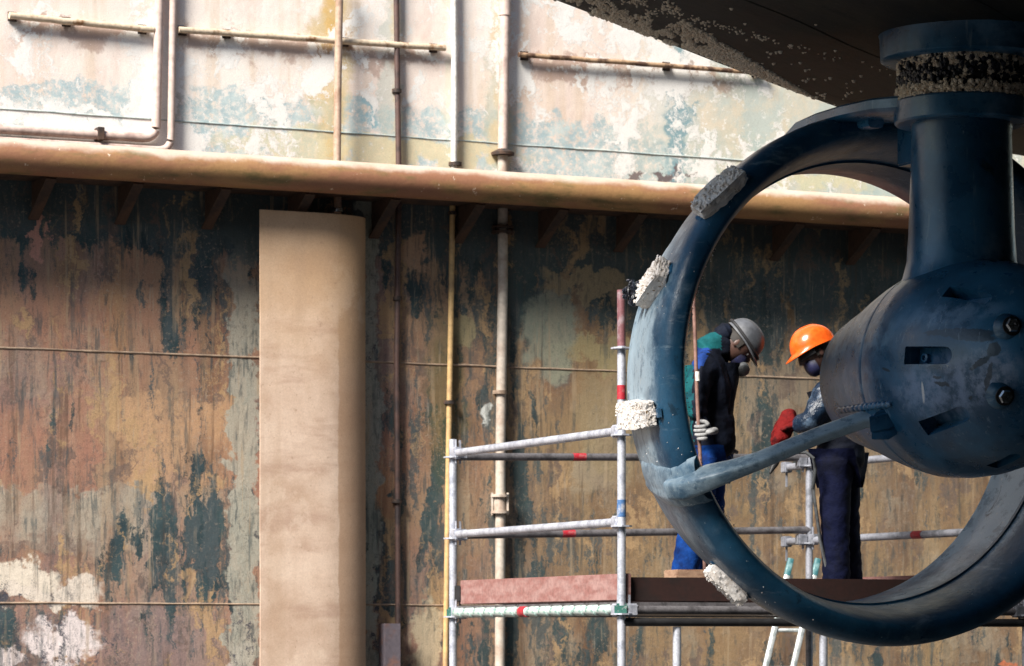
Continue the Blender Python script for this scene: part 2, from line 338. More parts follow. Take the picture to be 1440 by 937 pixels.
M['board'] = simple('faded_red_toe_board', (.27, .12, .105), (.36, .21, .19), 7, .75, stretch=(1, 1, 3), thr=(.35, .65))
M['boarddark'] = simple('shaded_red_brown_board', (.028, .009, .007), (.018, .008, .007), 7, .7)  # darker copy of the red boards, with shade painted in
M['wood'] = simple('raw_timber', (.42, .26, .17), (.26, .14, .09), 9, .75, stretch=(1, 1, 4))
M['green'] = simple('green_painted_steel', (.05, .17, .14), (.40, .45, .43), 30, .5, thr=(.55, .64))
M['hook'] = simple('scuffed_mint_steel', (.52, .60, .57), (.12, .33, .28), 26, .5, thr=(.5, .62))
M['ladder'] = simple('scratched_alloy', (.75, .78, .78), (.45, .5, .5), 20, .4, .5)
M['ladderteal'] = simple('teal_ladder_cap', (.04, .16, .18), (.2, .35, .36), 20, .5)
M['concrete'] = simple('dock_floor_concrete', (.09, .085, .08), (.05, .05, .05), 1.5, .85)
M['black'] = simple('black_rubber', (.012, .012, .014), (.02, .02, .022), 20, .6)
M['steel'] = simple('bright_bolt_steel', (.5, .52, .55), (.2, .2, .2), 30, .25, .9)
M['mussel'] = simple('black_mussels', (.012, .014, .022), (.05, .05, .07), 60, .3, thr=(.5, .6), bump=.5)
M['bluetape'] = simple('blue_tube_marking', (.06, .15, .34), (.4, .42, .48), 20, .5)
M['jacket_teal'] = simple('teal_blue_work_jacket', (.006, .085, .095), (.004, .03, .05), 5, .75, bump=.5, bd=.02, spec=.12)
M['jacket_navy'] = simple('navy_work_jacket', (.006, .008, .016), (.010, .014, .028), 6, .75, bump=.5, bd=.02, spec=.12)
M['yoke'] = simple('royal_blue_yoke', (.010, .045, .22), (.01, .03, .12), 8, .7, bump=.4, bd=.015, spec=.12)
M['trouser_blue'] = simple('bright_blue_trousers', (.005, .045, .22), (.003, .016, .085), 6, .8, bump=.5, bd=.02, spec=.12)
M['trouser_navy'] = simple('dark_blue_trousers', (.003, .005, .024), (.002, .003, .012), 6, .8, bump=.5, bd=.02, spec=.12)
M['leather'] = simple('dark_boot_leather', (.02, .016, .014), None, 20, .5)
M['glove'] = simple('white_work_glove', (.34, .34, .34), (.18, .18, .19), 24, .8, bump=.4, spec=.12)
M['skin'] = simple('shaded_skin', (.10, .05, .038), (.07, .035, .028), 12, .5, bump=.05)  # darkened so the faces carry painted-in helmet shade
M['hair'] = simple('dark_hair', (.02, .015, .012), None, 40, .7)
M['helmet_grey'] = simple('grey_white_helmet_shell', (.11, .115, .13), (.05, .055, .065), 7, .5, thr=(.4, .7), bump=.05)
M['helmet_orange'] = simple('orange_helmet_shell', (.86, .13, .015), (.76, .10, .012), 7, .22, bump=.03)
M['mask'] = simple('dark_blue_mask', (.012, .014, .06), (.02, .02, .04), 20, .6)
M['filter'] = simple('grey_filter_cartridge', (.09, .095, .10), (.04, .043, .047), 20, .5)
M['pad'] = simple('shiny_blue_sleeve', (.010, .022, .045), (.07, .11, .17), 9, .25, thr=(.5, .62), bump=.6, bd=.02)
M['redcloth'] = simple('red_cloth', (.15, .008, .008), (.025, .004, .005), 9, .8, bump=.7, bd=.02, spec=.12)
M['pole'] = simple('pinkish_wooden_pole', (.26, .14, .11), (.12, .06, .05), 9, .6)
def mat_hull():
    t = T('dark_antifouling', .6, spec=.18)
    n = t.noise(3, 7, .65, stretch=(1, .18, 1))
    c = t.mix(t.step(n, .4, .65), (.010, .012, .013), (.026, .025, .020))
    c = t.mix(t.step(t.noise(8, 6, .7, stretch=(1, .1, 1)), .58, .64), c, (.008, .009, .010))
    c = t.mix(t.step(t.noise(60, 3, .6), .6, .72), c, (.07, .06, .04))
    t.bump(t.noise(16, 6, .65, stretch=(1, .25, 1)), .4, .01)
    return t.done(c)
M['hull'] = mat_hull()
M['barnacle'] = simple('pale_barnacle_shell', (.95, .84, .70), (.78, .62, .46), 40, .8, thr=(.45, .65))
M['barnacle_dark'] = simple('brown_barnacle_shell', (.30, .19, .12), (.55, .40, .28), 40, .8)

# ------------------------------------------------------------------ objects
def thing(name, loc, label, cat, group=None):
    o = bpy.data.objects.new(name, None); C.objects.link(o); o.location = loc; o.empty_display_size = .1
    o['label'] = label; o['category'] = cat
    if group: o['group'] = group
    return o
def wpos(o):
    v = Vector(o.location)
    while o.parent: o = o.parent; v += Vector(o.location)
    return v
def obj(name, bm, mat, parent=None, label=None, cat=None, group=None, kind=None, smooth=35, mats=None):
    bmesh.ops.remove_doubles(bm, verts=bm.verts, dist=1e-5)
    me = bpy.data.meshes.new(name)
    vs = [v.co for v in bm.verts]
    if parent is not None: base = wpos(parent)
    else:
        xs = [v.x for v in vs]; ys = [v.y for v in vs]; zs = [v.z for v in vs]
        base = Vector(((min(xs)+max(xs))/2, (min(ys)+max(ys))/2, min(zs)))
    if parent is not None:
        xs = [v.x for v in vs]; ys = [v.y for v in vs]; zs = [v.z for v in vs]
        mid = Vector(((min(xs)+max(xs))/2, (min(ys)+max(ys))/2, (min(zs)+max(zs))/2))
    else: mid = base
    bm.transform(Matrix.Translation(-mid)); bm.to_mesh(me); bm.free()
    me.materials.append(mat)
    for m in (mats or []): me.materials.append(m)
    if smooth:
        me.shade_smooth(); me.set_sharp_from_angle(angle=R(smooth))
    o = bpy.data.objects.new(name, me); C.objects.link(o)
    if parent is not None: o.parent = parent; o.location = mid-base
    else: o.location = mid
    if label: o['label'] = label
    if cat: o['category'] = cat
    if group: o['group'] = group
    if kind: o['kind'] = kind
    return o

def frame(d, up=Vector((0, 0, 1))):
    d = d.normalized()
    if abs(d.dot(up)) > .97: up = Vector((1, 0, 0))
    a = d.cross(up).normalized(); b = a.cross(d).normalized()
    return a, b
def sweep(bm, path, r, n=14, r2=None, cap=True, power=2., up=Vector((0, 0, 1)), round_end=False):
    path = [Vector(p) for p in path]; N = len(path)
    ra = r if isinstance(r, (list, tuple)) else [r]*N
    rb = (r2 if isinstance(r2, (list, tuple)) else [r2]*N) if r2 is not None else ra
    rings = []
    for i, p in enumerate(path):
        d = (path[min(i+1, N-1)]-path[max(i-1, 0)])
        a, b = frame(d, up)
        ring = []
        for k in range(n):
            th = 2*math.pi*(k+.5)/n; c, s = math.cos(th), math.sin(th)
            e = 2/power
            ring.append(bm.verts.new(p + a*ra[i]*math.copysign(abs(c)**e, c) + b*rb[i]*math.copysign(abs(s)**e, s)))
        rings.append(ring)
    for i in range(N-1):
        for k in range(n):
            bm.faces.new((rings[i][k], rings[i][(k+1) % n], rings[i+1][(k+1) % n], rings[i+1][k]))
    if cap: bm.faces.new(rings[0][::-1]); bm.faces.new(rings[-1])
    return rings
def tube(bm, a, b, r, n=14): return sweep(bm, [a, b], r, n)
def arc_path(a, c, b, r, n=6):            # corner at c with a bend of radius r
    a, b, c = Vector(a), Vector(b), Vector(c)
    d1 = (a-c).normalized(); d2 = (b-c).normalized(); p = c+d1*r; q = c+d2*r
    out = [a]
    for i in range(n+1):
        t = i/n; out.append(p*(1-t)**2 + c*2*t*(1-t) + q*t*t)
    return out+[b]
def box(bm, c, ax, ay, az, bevel=0.):
    # c centre, ax ay az half-extent vectors
    vs = [bm.verts.new(Vector(c)+ax*i+ay*j+az*k) for i in (-1, 1) for j in (-1, 1) for k in (-1, 1)]
    fs = [bm.faces.new([vs[q] for q in f]) for f in ((0, 1, 3, 2), (4, 6, 7, 5), (0, 4, 5, 1), (2, 3, 7, 6), (0, 2, 6, 4), (1, 5, 7, 3))]
    if bevel:
        es = list({e for f in fs for e in f.edges})
        bmesh.ops.bevel(bm, geom=es, offset=bevel, segments=2, affect='EDGES')
def lathe(bm, o, axis, prof, n=48, closed=False, up=Vector((0, 0, 1))):
    o = Vector(o); axis = axis.normalized(); a, b = frame(axis, up)
    rings = []
    for (t, r) in prof:
        if r < 1e-6: rings.append([bm.verts.new(o+axis*t)]); continue
        rings.append([bm.verts.new(o+axis*t+(a*math.cos(2*math.pi*k/n)+b*math.sin(2*math.pi*k/n))*r) for k in range(n)])
    m = len(rings); last = m if closed else m-1
    for i in range(last):
        A, B = rings[i], rings[(i+1) % m]
        for k in range(n):
            k2 = (k+1) % n
            if len(A) == 1 and len(B) == 1: continue
            if len(A) == 1: bm.faces.new((A[0], B[k2], B[k]))
            elif len(B) == 1: bm.faces.new((A[k], A[k2], B[0]))
            else: bm.faces.new((A[k], A[k2], B[k2], B[k]))
    bmesh.ops.recalc_face_normals(bm, faces=bm.faces)
    return rings
def ball(bm, c, r, n=1, sc=(1, 1, 1), rot=None):
    m = Matrix.Translation(Vector(c)) @ (rot.to_matrix().to_4x4() if rot else Matrix()) @ Matrix.Diagonal((r*sc[0], r*sc[1], r*sc[2], 1))
    bmesh.ops.create_icosphere(bm, subdivisions=n, radius=1, matrix=m)
B = bmesh.new

# ------------------------------------------------------------------ ground
bm = B(); g = 160
vs = [bm.verts.new((x, y, 0)) for x, y in ((-g, -60), (g, -60), (g, g*1.5), (-g, g*1.5))]; bm.faces.new(vs)
obj('dock_floor', bm, M['concrete'], kind='structure')

bm = B(); box(bm, Vector((0, -9.5, 4.6)), Vector((70, 0, 0)), Vector((0, 1, 0)), Vector((0, 0, 4.6)))
obj('unseen_quay', bm, M['concrete'], kind='structure')  # unseen wall behind the camera, added to cut low sky light
# ------------------------------------------------------------------ dock wall
WTOP = 8.3; zt = wl(640, 258)[1]          # height of the fender tube
TN = .42                                    # how far it stands off
zt = W(640, 260, TN).z
def plating(name, z0, z1, mat, parent):
    bm = B(); nx, nz = 170, max(2, int((z1-z0)*10)); s0, s1 = -9., 11.
    grid = []
    for i in range(nx+1):
        col = []
        for k in range(nz+1):
            s = s0+(s1-s0)*i/nx; z = z0+(z1-z0)*k/nz
            q = mnoise.noise(Vector((s*.7, 3, z*.7)))*.003 + mnoise.noise(Vector((s*2.3, 7, z*1.7)))*.0015
            col.append(bm.verts.new((s, q, z)))
        grid.append(col)
    for i in range(nx):
        for k in range(nz):
            bm.faces.new((grid[i][k], grid[i+1][k], grid[i+1][k+1], grid[i][k+1]))
    me = bpy.data.meshes.new(name); bm.to_mesh(me); bm.free(); me.materials.append(mat); me.shade_smooth()
    o = bpy.data.objects.new(name, me); C.objects.link(o); o.parent = parent; return o
wall = thing('dock_wall', WO, 'tall weathered steel dock wall, pale with painted-in sunlight above and brown with dark paint patches below', 'dock wall')
wall.rotation_euler = (0, 0, WANG)
zled = zt-.06
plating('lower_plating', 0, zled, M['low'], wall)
plating('upper_plating', zled, WTOP, M['high'], wall)
# backing and coping
def wbox(name, s0, s1, n0, n1, z0, z1, mat, parent=wall, bev=0.):
    bm = B(); box(bm, Vector(((s0+s1)/2, -(n0+n1)/2, (z0+z1)/2)), Vector(((s1-s0)/2, 0, 0)), Vector((0, (n1-n0)/2, 0)), Vector((0, 0, (z1-z0)/2)), bev)
    me = bpy.data.meshes.new(name); bm.to_mesh(me); bm.free(); me.materials.append(mat)
    o = bpy.data.objects.new(name, me); C.objects.link(o); o.parent = parent; return o
wbox('backing', -9, 11, -1.2, -.03, 0, WTOP, M['concrete'])
wbox('coping', -9, 11, -1.3, .12, WTOP+.004, WTOP+.3, M['concrete'])
def seam(z, mat, dz=.012, nn=.016):
    bm = B(); pts = []; rad = []
    s = -9.
    while s < 11:
        q = -(mnoise.noise(Vector((s*.7, 3, z*.7)))*.003 + mnoise.noise(Vector((s*2.3, 7, z*1.7)))*.0015)
        pts.append(Vector((s, -q-.0, z+mnoise.noise(Vector((s*3, 0, 0)))*.004))); rad.append(dz*(.8+.4*random.random())); s += .07
    sweep(bm, pts, rad, 8)
    me = bpy.data.meshes.new('weld_seam'); bm.to_mesh(me); bm.free(); me.materials.append(mat); me.shade_smooth()
    o = bpy.data.objects.new('weld_seam', me); C.objects.link(o); o.parent = wall
seam(wl(0, 153)[1], M['seam_hi'], .006)
seam(wl(0, 489)[1], M['seam'], .007)
seam(wl(0, 848)[1], M['seam'], .006)

# column cladding: sheet front with a chamfered right flank
s0, s1, s2 = wl(366, 600, .3)[0], wl(462, 600, .3)[0], wl(506, 600, .05)[0]
ztop = W(440, 299, .3).z
def colmesh(pts, z0, z1):
    bm = B(); rings = []
    nz = 40
    for k in range(nz+1):
        z = z0+(z1-z0)*k/nz
        rings.append([bm.verts.new(wloc(s, n+mnoise.noise(Vector((s*2, z*1.3, 1)))*.006*(n > .1), z)) for s, n in pts])
    for k in range(nz):
        for i in range(len(pts)):
            j = (i+1) % len(pts); bm.faces.new((rings[k][i], rings[k][j], rings[k+1][j], rings[k+1][i]))
    bm.faces.new(rings[-1]); bm.faces.new(rings[0][::-1])
    bmesh.ops.recalc_face_normals(bm, faces=bm.faces)
    return bm
rr_ = s2-s1+.06; colp = [(s0, .3), (s0+.2, .302), (s1-.10, .301)]+[(s1-.06+rr_*math.sin(R(a)), .3-.17*(1-math.cos(R(a)))) for a in range(0, 91, 9)]+[(s2, .06), (s2+.004, -.01)]
colp += [(s2-.012, -.01), (s2-.012, .12)]+[(s1-.06+(rr_-.012)*math.sin(R(a)), .288-.17*(1-math.cos(R(a)))) for a in range(81, -1, -9)]+[(s0, .288)]
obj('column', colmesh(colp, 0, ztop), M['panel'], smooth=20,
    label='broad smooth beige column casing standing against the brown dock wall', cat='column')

# fender tube with ledge and brackets
tb = thing('fender_tube', wloc(0, TN, zt), 'thick rusty cream tube running along the whole dock wall on brackets', 'pipe')
bm = B()
pts = [Vector((s, -TN, zt)) for s in [x*.5-9 for x in range(41)]]
sweep(bm, pts, [.108+random.uniform(-.001, .001) for _ in pts], 40)
bm.transform(Matrix.Translation((0, TN, -zt+.108)))
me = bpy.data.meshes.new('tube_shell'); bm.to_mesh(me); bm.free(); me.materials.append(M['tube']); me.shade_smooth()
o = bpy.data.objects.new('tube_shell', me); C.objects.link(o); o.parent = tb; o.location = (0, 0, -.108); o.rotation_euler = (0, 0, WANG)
for s_ in (-6.1, 7.):
    bm = B(); lathe(bm, wloc(s_, TN, zt), SV, [(-.012, .1), (-.010, .111), (0, .1135), (.010, .111), (.012, .1)], 40); obj('weld_ring', bm, M['bracket'], tb)
bm = B(); box(bm, wloc(1, TN/2-.03, zt-.075), SV*10, NV*(TN/2+.0), Vector((0, 0, .012))); obj('ledge_plate', bm, M['rust'], tb, smooth=0)
bx = [75, 198, 322, 440, 560, 680, 797, 908, 1018, 1130, 1238, 1345, 1450]
for k in range(-6, 13):
    x = bx[k] if k >= 0 else 75+k*124
    p = W(x, 600, .42); s = (p-WO).dot(SV)
    bm = B(); th = .007; zb = zt-.09
    prof = [(.0, zb), (.40, zb), (.37, zb-.03), (.02, zb-.235), (0, zb-.235)]
    A_ = [bm.verts.new(wloc(s-th, n, z)) for n, z in prof]; B_ = [bm.verts.new(wloc(s+th, n, z)) for n, z in prof]
    bm.faces.new(A_); bm.faces.new(B_[::-1])
    for i in range(5): bm.faces.new((A_[i], B_[i], B_[(i+1) % 5], A_[(i+1) % 5]))
    bmesh.ops.recalc_face_normals(bm, faces=bm.faces)
    # flange along the sloping edge
    a = wloc(s, .38, zb-.022); b = wloc(s, .01, zb-.237); d = (b-a); nrm = d.cross(SV).normalized()
    box(bm, (a+b)/2-nrm*.0, d/2, SV*.035, nrm*.006)
    obj('bracket', bm, M['bracket'], tb, smooth=0)

# ------------------------------------------------------------------ pipes and rails on the wall
def clamp(parent, px, py, n, r, mat, wide=1.7, h=.012):
    bm = B(); c = W(px, py, n); lathe(bm, c-Vector((0, 0, h)), Vector((0, 0, 1)), [(0, r*.9), (0, r*wide), (2*h, r*wide), (2*h, r*.9)], 20)
    box(bm, c-NV*(n/2), SV*.02, NV*(n/2), Vector((0, 0, .012)))
    obj('clamp', bm, mat, parent)
def rail(name, x0, y0, x1, y1, mat, r, label, stand, n=.042):
    a = W(x0, y0, n); z = a.z; b = W(x1, y1, n)
    t = thing(name, a, label, 'rail', 'handrails on the upper dock wall')
    bm = B(); m = 14; pts = [a.lerp(b, i/m)+Vector((0, 0, mnoise.noise(Vector((i*.9, x0, 0)))*.006)) for i in range(m+1)]
    sweep(bm, pts, r, 14); obj('bar', bm, mat, t)
    for q in stand:
        c = a.lerp(b, q); bm = B()
        box(bm, c-NV*(n/2)-Vector((0, 0, r*.7)), SV*.016, NV*(n/2+.0), Vector((0, 0, .012)), .003)
        box(bm, c-NV*(n-.012), SV*.028, NV*.006, Vector((0, 0, .03)))
        obj('standoff', bm, M['rust'], t)
    return t
rail('grab_rail', 13, 22, 216, 42, M['rail'], .022, 'pale rust-edged rail at the far upper left, left of the twin bent pipes', (.03, .4, .93))
rail('grab_rail', 251, 42, 626, 68, M['rail'], .021, 'long yellow-rusty rail between the twin bent pipes and the white pipe', (.02, .18, .62, .96))
rail('grab_rail', 729, 77, 1075, 103, M['oldrail'], .017, 'dark rusty rail right of the wide pipe, running up to the ship hull', (.03, .6, .97))

# twin bent pipes
def bent(x0, xc, yc, yl, mat, r, label):
    n = .042; a = W(x0, -40, n); c = W(xc, yc, n); b = W(-60, yl, n)
    t = thing('bent_pipe', Vector((c.x, c.y, c.z)), label, 'pipe', 'pipes on the upper dock wall')
    bm = B(); sweep(bm, arc_path(a, c, b, .09, 8), r, 16); obj('pipe_run', bm, mat, t)
    return t
t = bent(225, 219, 195, 178, M['pinkpipe'], .030, 'inner of the two pink pipes that bend left above the fender tube')
for x, y in ((140, 189), (-20, 180)):
    bm = B(); c = W(x, y, .042); box(bm, c-NV*.03, SV*.022, NV*.07, Vector((0, 0, .042)), .004); box(bm, c-NV*.055+Vector((0, 0, .03)), SV*.03, NV*.008, Vector((0, 0, .08))); obj('clip', bm, M['rust'], t)
t = bent(244, 240, 212, 194, M['pinkpipe'], .024, 'outer of the two pink pipes that bend left above the fender tube')
bm = B(); c = W(228, 167, .042); box(bm, c-NV*.06, SV*.09, NV*.012, Vector((0, 0, .012)), .002); obj('clip', bm, M['rust'], t)

def vpipe(name, pts, r, mat, label, n=.038, clamps=(), group='vertical pipes on the dock wall', cat='pipe'):
    P_ = [W(x, y, n) for x, y in pts]
    t = thing(name, P_[-1], label, cat, group)
    bm = B(); sweep(bm, P_, r, 18); obj('pipe_run', bm, mat, t)
    for c in clamps: clamp(t, c[0], c[1], n, (r[0] if isinstance(r, list) else r), c[3] if len(c) > 3 else M['rust'], c[2])
    return t
vpipe('wall_pipe', [(478, -40), (475, 120), (474, 240), (475, 300)], .025, M['brownpipe'], 'brown pipe that comes down onto the top of the beige column', .12, [(475, 296, 1.6, M['steel'])])
vpipe('wall_pipe', [(557, -40), (559, 120), (561, 260), (558, 500), (560, 880)], .019, M['dkpipe'], 'thin dark brown pipe right of the beige column, down to the steel post', .034, [(558, 128, 1.7), (558, 705, 1.9), (559, 420, 1.6)])
t = vpipe('wall_pipe', [(638, -40), (639, 120), (638, 262)], .021, M['whitepipe'], 'thin white pipe above the fender tube, left of the wide pink pipe', .036, [(640, 231, 2.1)])
t = vpipe('wall_pipe', [(637, 258), (634, 450), (631, 620), (622, 1250)], .019, M['yellowpipe'], 'thin ochre yellow pipe leaning slightly behind the left scaffold post', .036, [(632, 566, 2.0), (637, 300, 1.5)])
t = vpipe('wall_pipe', [(710, -40), (710, 20), (707, 215)], .034, M['pinkpipe'], 'wide pink grey pipe above the fender tube that ends in a flange disc', .05, [])
bm = B(); lathe(bm, W(710, 22, .05), Vector((0, 0, 1)), [(0, .03), (0, .041), (.9, .041), (.9, .03)], 22); obj('sleeve', bm, M['pinkpipe'], t)
bm = B(); c = W(707, 216, .05); lathe(bm, c, Vector((0, 0, 1)), [(-.012, .02), (-.012, .078), (.006, .080), (.02, .05), (.03, .034)], 26); obj('flange', bm, M['rust'], t)
t = vpipe('wall_pipe', [(707, 219), (707, 400), (704, 620), (702, 1260)], .034, M['greypipe'], 'wide grey white pipe below the flange, running down past the scaffold', .05, [(703, 552, 1.45, M['seam'])])
for yy in (320, 327):
    bm = B(); lathe(bm, W(707, yy, .05), Vector((0, 0, 1)), [(-.007, .03), (-.007, .076), (.007, .076), (.007, .03)], 22)
    for q in range(6):
        an = q*math.pi/3; box(bm, W(707, yy, .05)+Vector((math.cos(an)*.06, math.sin(an)*.06, 0)), Vector((.007, 0, 0)), Vector((0, .007, 0)), Vector((0, 0, .016)))
    obj('flange', bm, M['bracket'], t)
bm = B()
c = W(703, 709, .05)
for dz in (-.055, .055):
    lathe(bm, c+Vector((0, 0, dz)), Vector((0, 0, 1)), [(-.009, .03), (-.009, .062), (.009, .062), (.009, .03)], 22)
for q in (-1, 1): box(bm, c+Vector((q*.052, -.01, 0)), Vector((.007, 0, 0)), Vector((0, .012, 0)), Vector((0, 0, .075)))
lathe(bm, c-Vector((0, 0, .05)), Vector((0, 0, 1)), [(0, .03), (0, .042), (.1, .042), (.1, .03)], 22)
obj('coupling', bm, M['greypipe'], t)
# short steel post at foot of the dark pipe
bm = B(); a = W(552, 877, .14); a0 = Vector((a.x, a.y, 0)); h = a.z
box(bm, a0+Vector((0, 0, h/2)), SV*.055, NV*.006, Vector((0, 0, h/2)), .001)
box(bm, a0+SV*.051-NV*.05+Vector((0, 0, h/2)), SV*.005, NV*.05, Vector((0, 0, h/2)), .001)
box(bm, a0-SV*.051-NV*.05+Vector((0, 0, h/2)), SV*.005, NV*.05, Vector((0, 0, h/2)), .001)
obj('channel_post', bm, simple('mauve_grey_channel', (.13, .11, .13), (.22, .12, .10), 8, .7), smooth=0, label='short mauve grey steel channel at the foot of the dark brown pipe', cat='post')

# ------------------------------------------------------------------ ship hull
U = Vector((.447, .894, 0)).normalized(); V = Vector((U.y, -U.x, 0)); HZ = E+3.0
H0 = Vector((.2, 16.3, 0))
def hullpt(u, v, z): return H0+U*u+V*v+Vector((0, 0, z))
prof = []
prof.append((-1.25, HZ+3.2)); prof.append((-1.25, HZ+1.6))
Rb = .7
for i in range(19):
    a = R(90-i*5); prof.append((.28-Rb*math.sin(a), HZ+Rb-Rb*math.cos(a)))
prof[1] = (.28-Rb, HZ+Rb+.4); prof[0] = (.28-Rb, HZ+3.4)
prof += [(.8, HZ-.004), (1.5, HZ-.008), (2.5, HZ-.0), (4, HZ), (5.5, HZ+.05), (6.5, HZ+.6), (7, HZ+1.6), (7, HZ+3.4)]
bm = B(); rings = []
us = [-14+i*1.0 for i in range(20)]+[5.6+i*.45 for i in range(5)]
def hz(u): return max(0, u-3.0)**2*.010
for u in us:
    rings.append([bm.verts.new(hullpt(u, v, z+hz(u)*(z < HZ+3) + .004*mnoise.noise(Vector((u*.8, v*1.2, 0))))) for v, z in prof])
for i in range(len(us)-1):
    for k in range(len(prof)-1):
        bm.faces.new((rings[i][k], rings[i][k+1], rings[i+1][k+1], rings[i+1][k]))
bm.faces.new(rings[0]); bm.faces.new(rings[-1][::-1])
for i in range(len(us)-1): bm.faces.new((rings[i][-1], rings[i][0], rings[i+1][0], rings[i+1][-1]))
bmesh.ops.recalc_face_normals(bm, faces=bm.faces)
hullbvh = BVHTree.FromBMesh(bm)
ship = thing('ship_hull', hullpt(0, 2, HZ), 'dark underside of a ship with cream barnacles along its edge, above the thruster', 'ship hull')
me = bpy.data.meshes.new('hull_plating')
ang = math.atan2(U.x, U.y)
bm.transform(Matrix.Translation(-hullpt(0, 2, HZ))); bm.transform(Matrix.Rotation(ang, 4, 'Z'))
bm.to_mesh(me); bm.free(); me.materials.append(M['hull']); me.shade_smooth(); me.set_sharp_from_angle(angle=R(30))
o = bpy.data.objects.new('hull_plating', me); C.objects.link(o); o.parent = ship; o.rotation_euler = (0, 0, -ang)
# unseen block added beside the thruster to cut light from the right
bm = B(); rings = []
for u, hw, zb_ in ((-1.6, .05, E-.2), (-1.2, .28, E-.9), (0, .45, E-1.15), (3, .5, E-1.2), (5.4, .4, E-1.15), (5.9, .1, E-.6)):
    rings.append([bm.verts.new(hullpt(u, 3.45+dv*hw, z)) for dv, z in ((-1, HZ+.15), (-1, zb_+.3), (-.6, zb_), (.6, zb_), (1, zb_+.3), (1, HZ+.15))])
for i in range(5):
    for k in range(5): bm.faces.new((rings[i][k], rings[i][k+1], rings[i+1][k+1], rings[i+1][k]))
bm.faces.new(rings[0]); bm.faces.new(rings[-1][::-1]); bmesh.ops.recalc_face_normals(bm, faces=bm.faces)
obj('light_blocker', bm, M['hull'], ship)
# plate seams on the hull bottom
for v in (.95, 1.9):
    bm = B(); pts = [hullpt(u*.25-6, v+.01*math.sin(u), HZ-.003+hz(u*.25-6)) for u in range(50)]
    sweep(bm, pts, .006, 6); obj('hull_seam', bm, M['hull'], ship)
# barnacles
CAM = Vector((0, 0, E))
def cast(bvh, px, py):
    for i in range(60):                    # step inwards when just off the silhouette
        q = 0 if bvh is hullbvh else i*.02
        d = (P(px+(1300-px)*q, py+(540-py)*q, 10)-CAM).normalized(); h = bvh.ray_cast(CAM, d)
        if h[0] is not None or bvh is hullbvh: break
    return h[0], h[1]
def barn(bm, p, nrm, r):
    a, b = frame(nrm); h = r*random.uniform(.5, 1.1); k = random.choice((5, 6)); ph = random.random()*6
    lo = [bm.verts.new(p-nrm*.002+(a*math.cos(ph+i*2*math.pi/k)+b*math.sin(ph+i*2*math.pi/k))*r*random.uniform(.8, 1.2)) for i in range(k)]
    hi = [bm.verts.new(p+nrm*h+(a*math.cos(ph+i*2*math.pi/k)+b*math.sin(ph+i*2*math.pi/k))*r*.45) for i in range(k)]
    ce = bm.verts.new(p+nrm*h*.5)
    for i in range(k):
        j = (i+1) % k; bm.faces.new((lo[i], lo[j], hi[j], hi[i])); bm.faces.new((hi[i], hi[j], ce))
bm = B(); cnt = 0; tries = 0
while cnt < 5200 and tries < 120000:
    tries += 1
    px = random.uniform(735, 1215)
    ye = (px-776)*.395-2                 # edge line in the photo
    off = random.expovariate(1/26.)
    y = ye-off+2
    dens = .0
    if px < 960: dens = .42*math.exp(-off/45)+.10
    elif px < 1150: dens = 1.0 if 8 < off < (1150-px)*.20+8 else .03
    else: dens = .03
    if mnoise.noise(Vector((px*.035, y*.06, 0)))+mnoise.noise(Vector((px*.12, y*.14, 5)))*.6 < .15-dens*.55: continue
    if random.random() > dens*1.2: continue
    h, nr = cast(hullbvh, px, y)
    if h is None or y < -60: continue
    if nr.z > 0: nr = -nr
    barn(bm, h, nr, random.uniform(.005, .013) if px < 960 else random.uniform(.006, .015)); cnt += 1
for i in range(160):                       # a thin row along the plate seam
    px = random.gauss(1010, 110); y = 20+(px-950)*.27+random.gauss(0, 3)
    h, nr = cast(hullbvh, px, y)
    if h: barn(bm, h, -nr if nr.z > 0 else nr, random.uniform(.005, .010))
o = obj('barnacles', bm, M['barnacle'], ship, kind='stuff', smooth=0)

# ------------------------------------------------------------------ thruster
A = Vector((math.sin(R(25)), -math.cos(R(25)), 0))       # nozzle axis, towards the camera and right
FC = P(1270, 532, 17.4)                                  # centre of the front lip
thr = thing('azimuth_thruster', Vector((FC.x, FC.y, FC.z-1.4)), 'big dark blue thruster with ring nozzle and round pod under the ship hull', 'ship thruster')
nprof = [(0, 1.285), (-.012, 1.325), (-.05, 1.358), (-.11, 1.368), (-.2, 1.36), (-.32, 1.335), (-.45, 1.295), (-.6, 1.24), (-.72, 1.195), (-.80, 1.172), (-.815, 1.155), (-.80, 1.138),
         (-.6, 1.135), (-.4, 1.150), (-.26, 1.170), (-.15, 1.195), (-.07, 1.222), (-.02, 1.25), (0, 1.268)]
bm = B(); lathe(bm, FC, A, nprof, 160, closed=True)
wl_layer = bm.verts.layers.float.new('wear_and_light')
for v in bm.verts:
    d = v.co-FC; t = d.dot(A); rad = (d-A*t); r = rad.length; e1 = Vector((-A.y, A.x, 0)).dot(rad)/r
    left = -Vector((-A.y, A.x, 0)).dot(rad)/r; up = rad.z/r
    if t < -.08 and r > 1.16: v[wl_layer] = max(0., 1-abs(up-.05)*1.1)*(1 if left > 0 else .2)*min(1, max(0, (-t-.02)/.32))  # left flank paled by chalking plus painted sunlight
    elif r < 1.16: v[wl_layer] = 1.15*max(0., 1-abs(up+.5)*1.7)
    else: v[wl_layer] = .0
nozbvh = BVHTree.FromBMesh(bm)
obj('ring_nozzle', bm, M['nozzle'], thr, smooth=50)
# leading edge band and inner ridge
bm = B(); lathe(bm, FC, A, [(-.395, 1.155), (-.395, 1.141), (-.375, 1.143), (-.375, 1.155)], 120, closed=True); obj('inner_ridge', bm, M['nozzle'], thr)

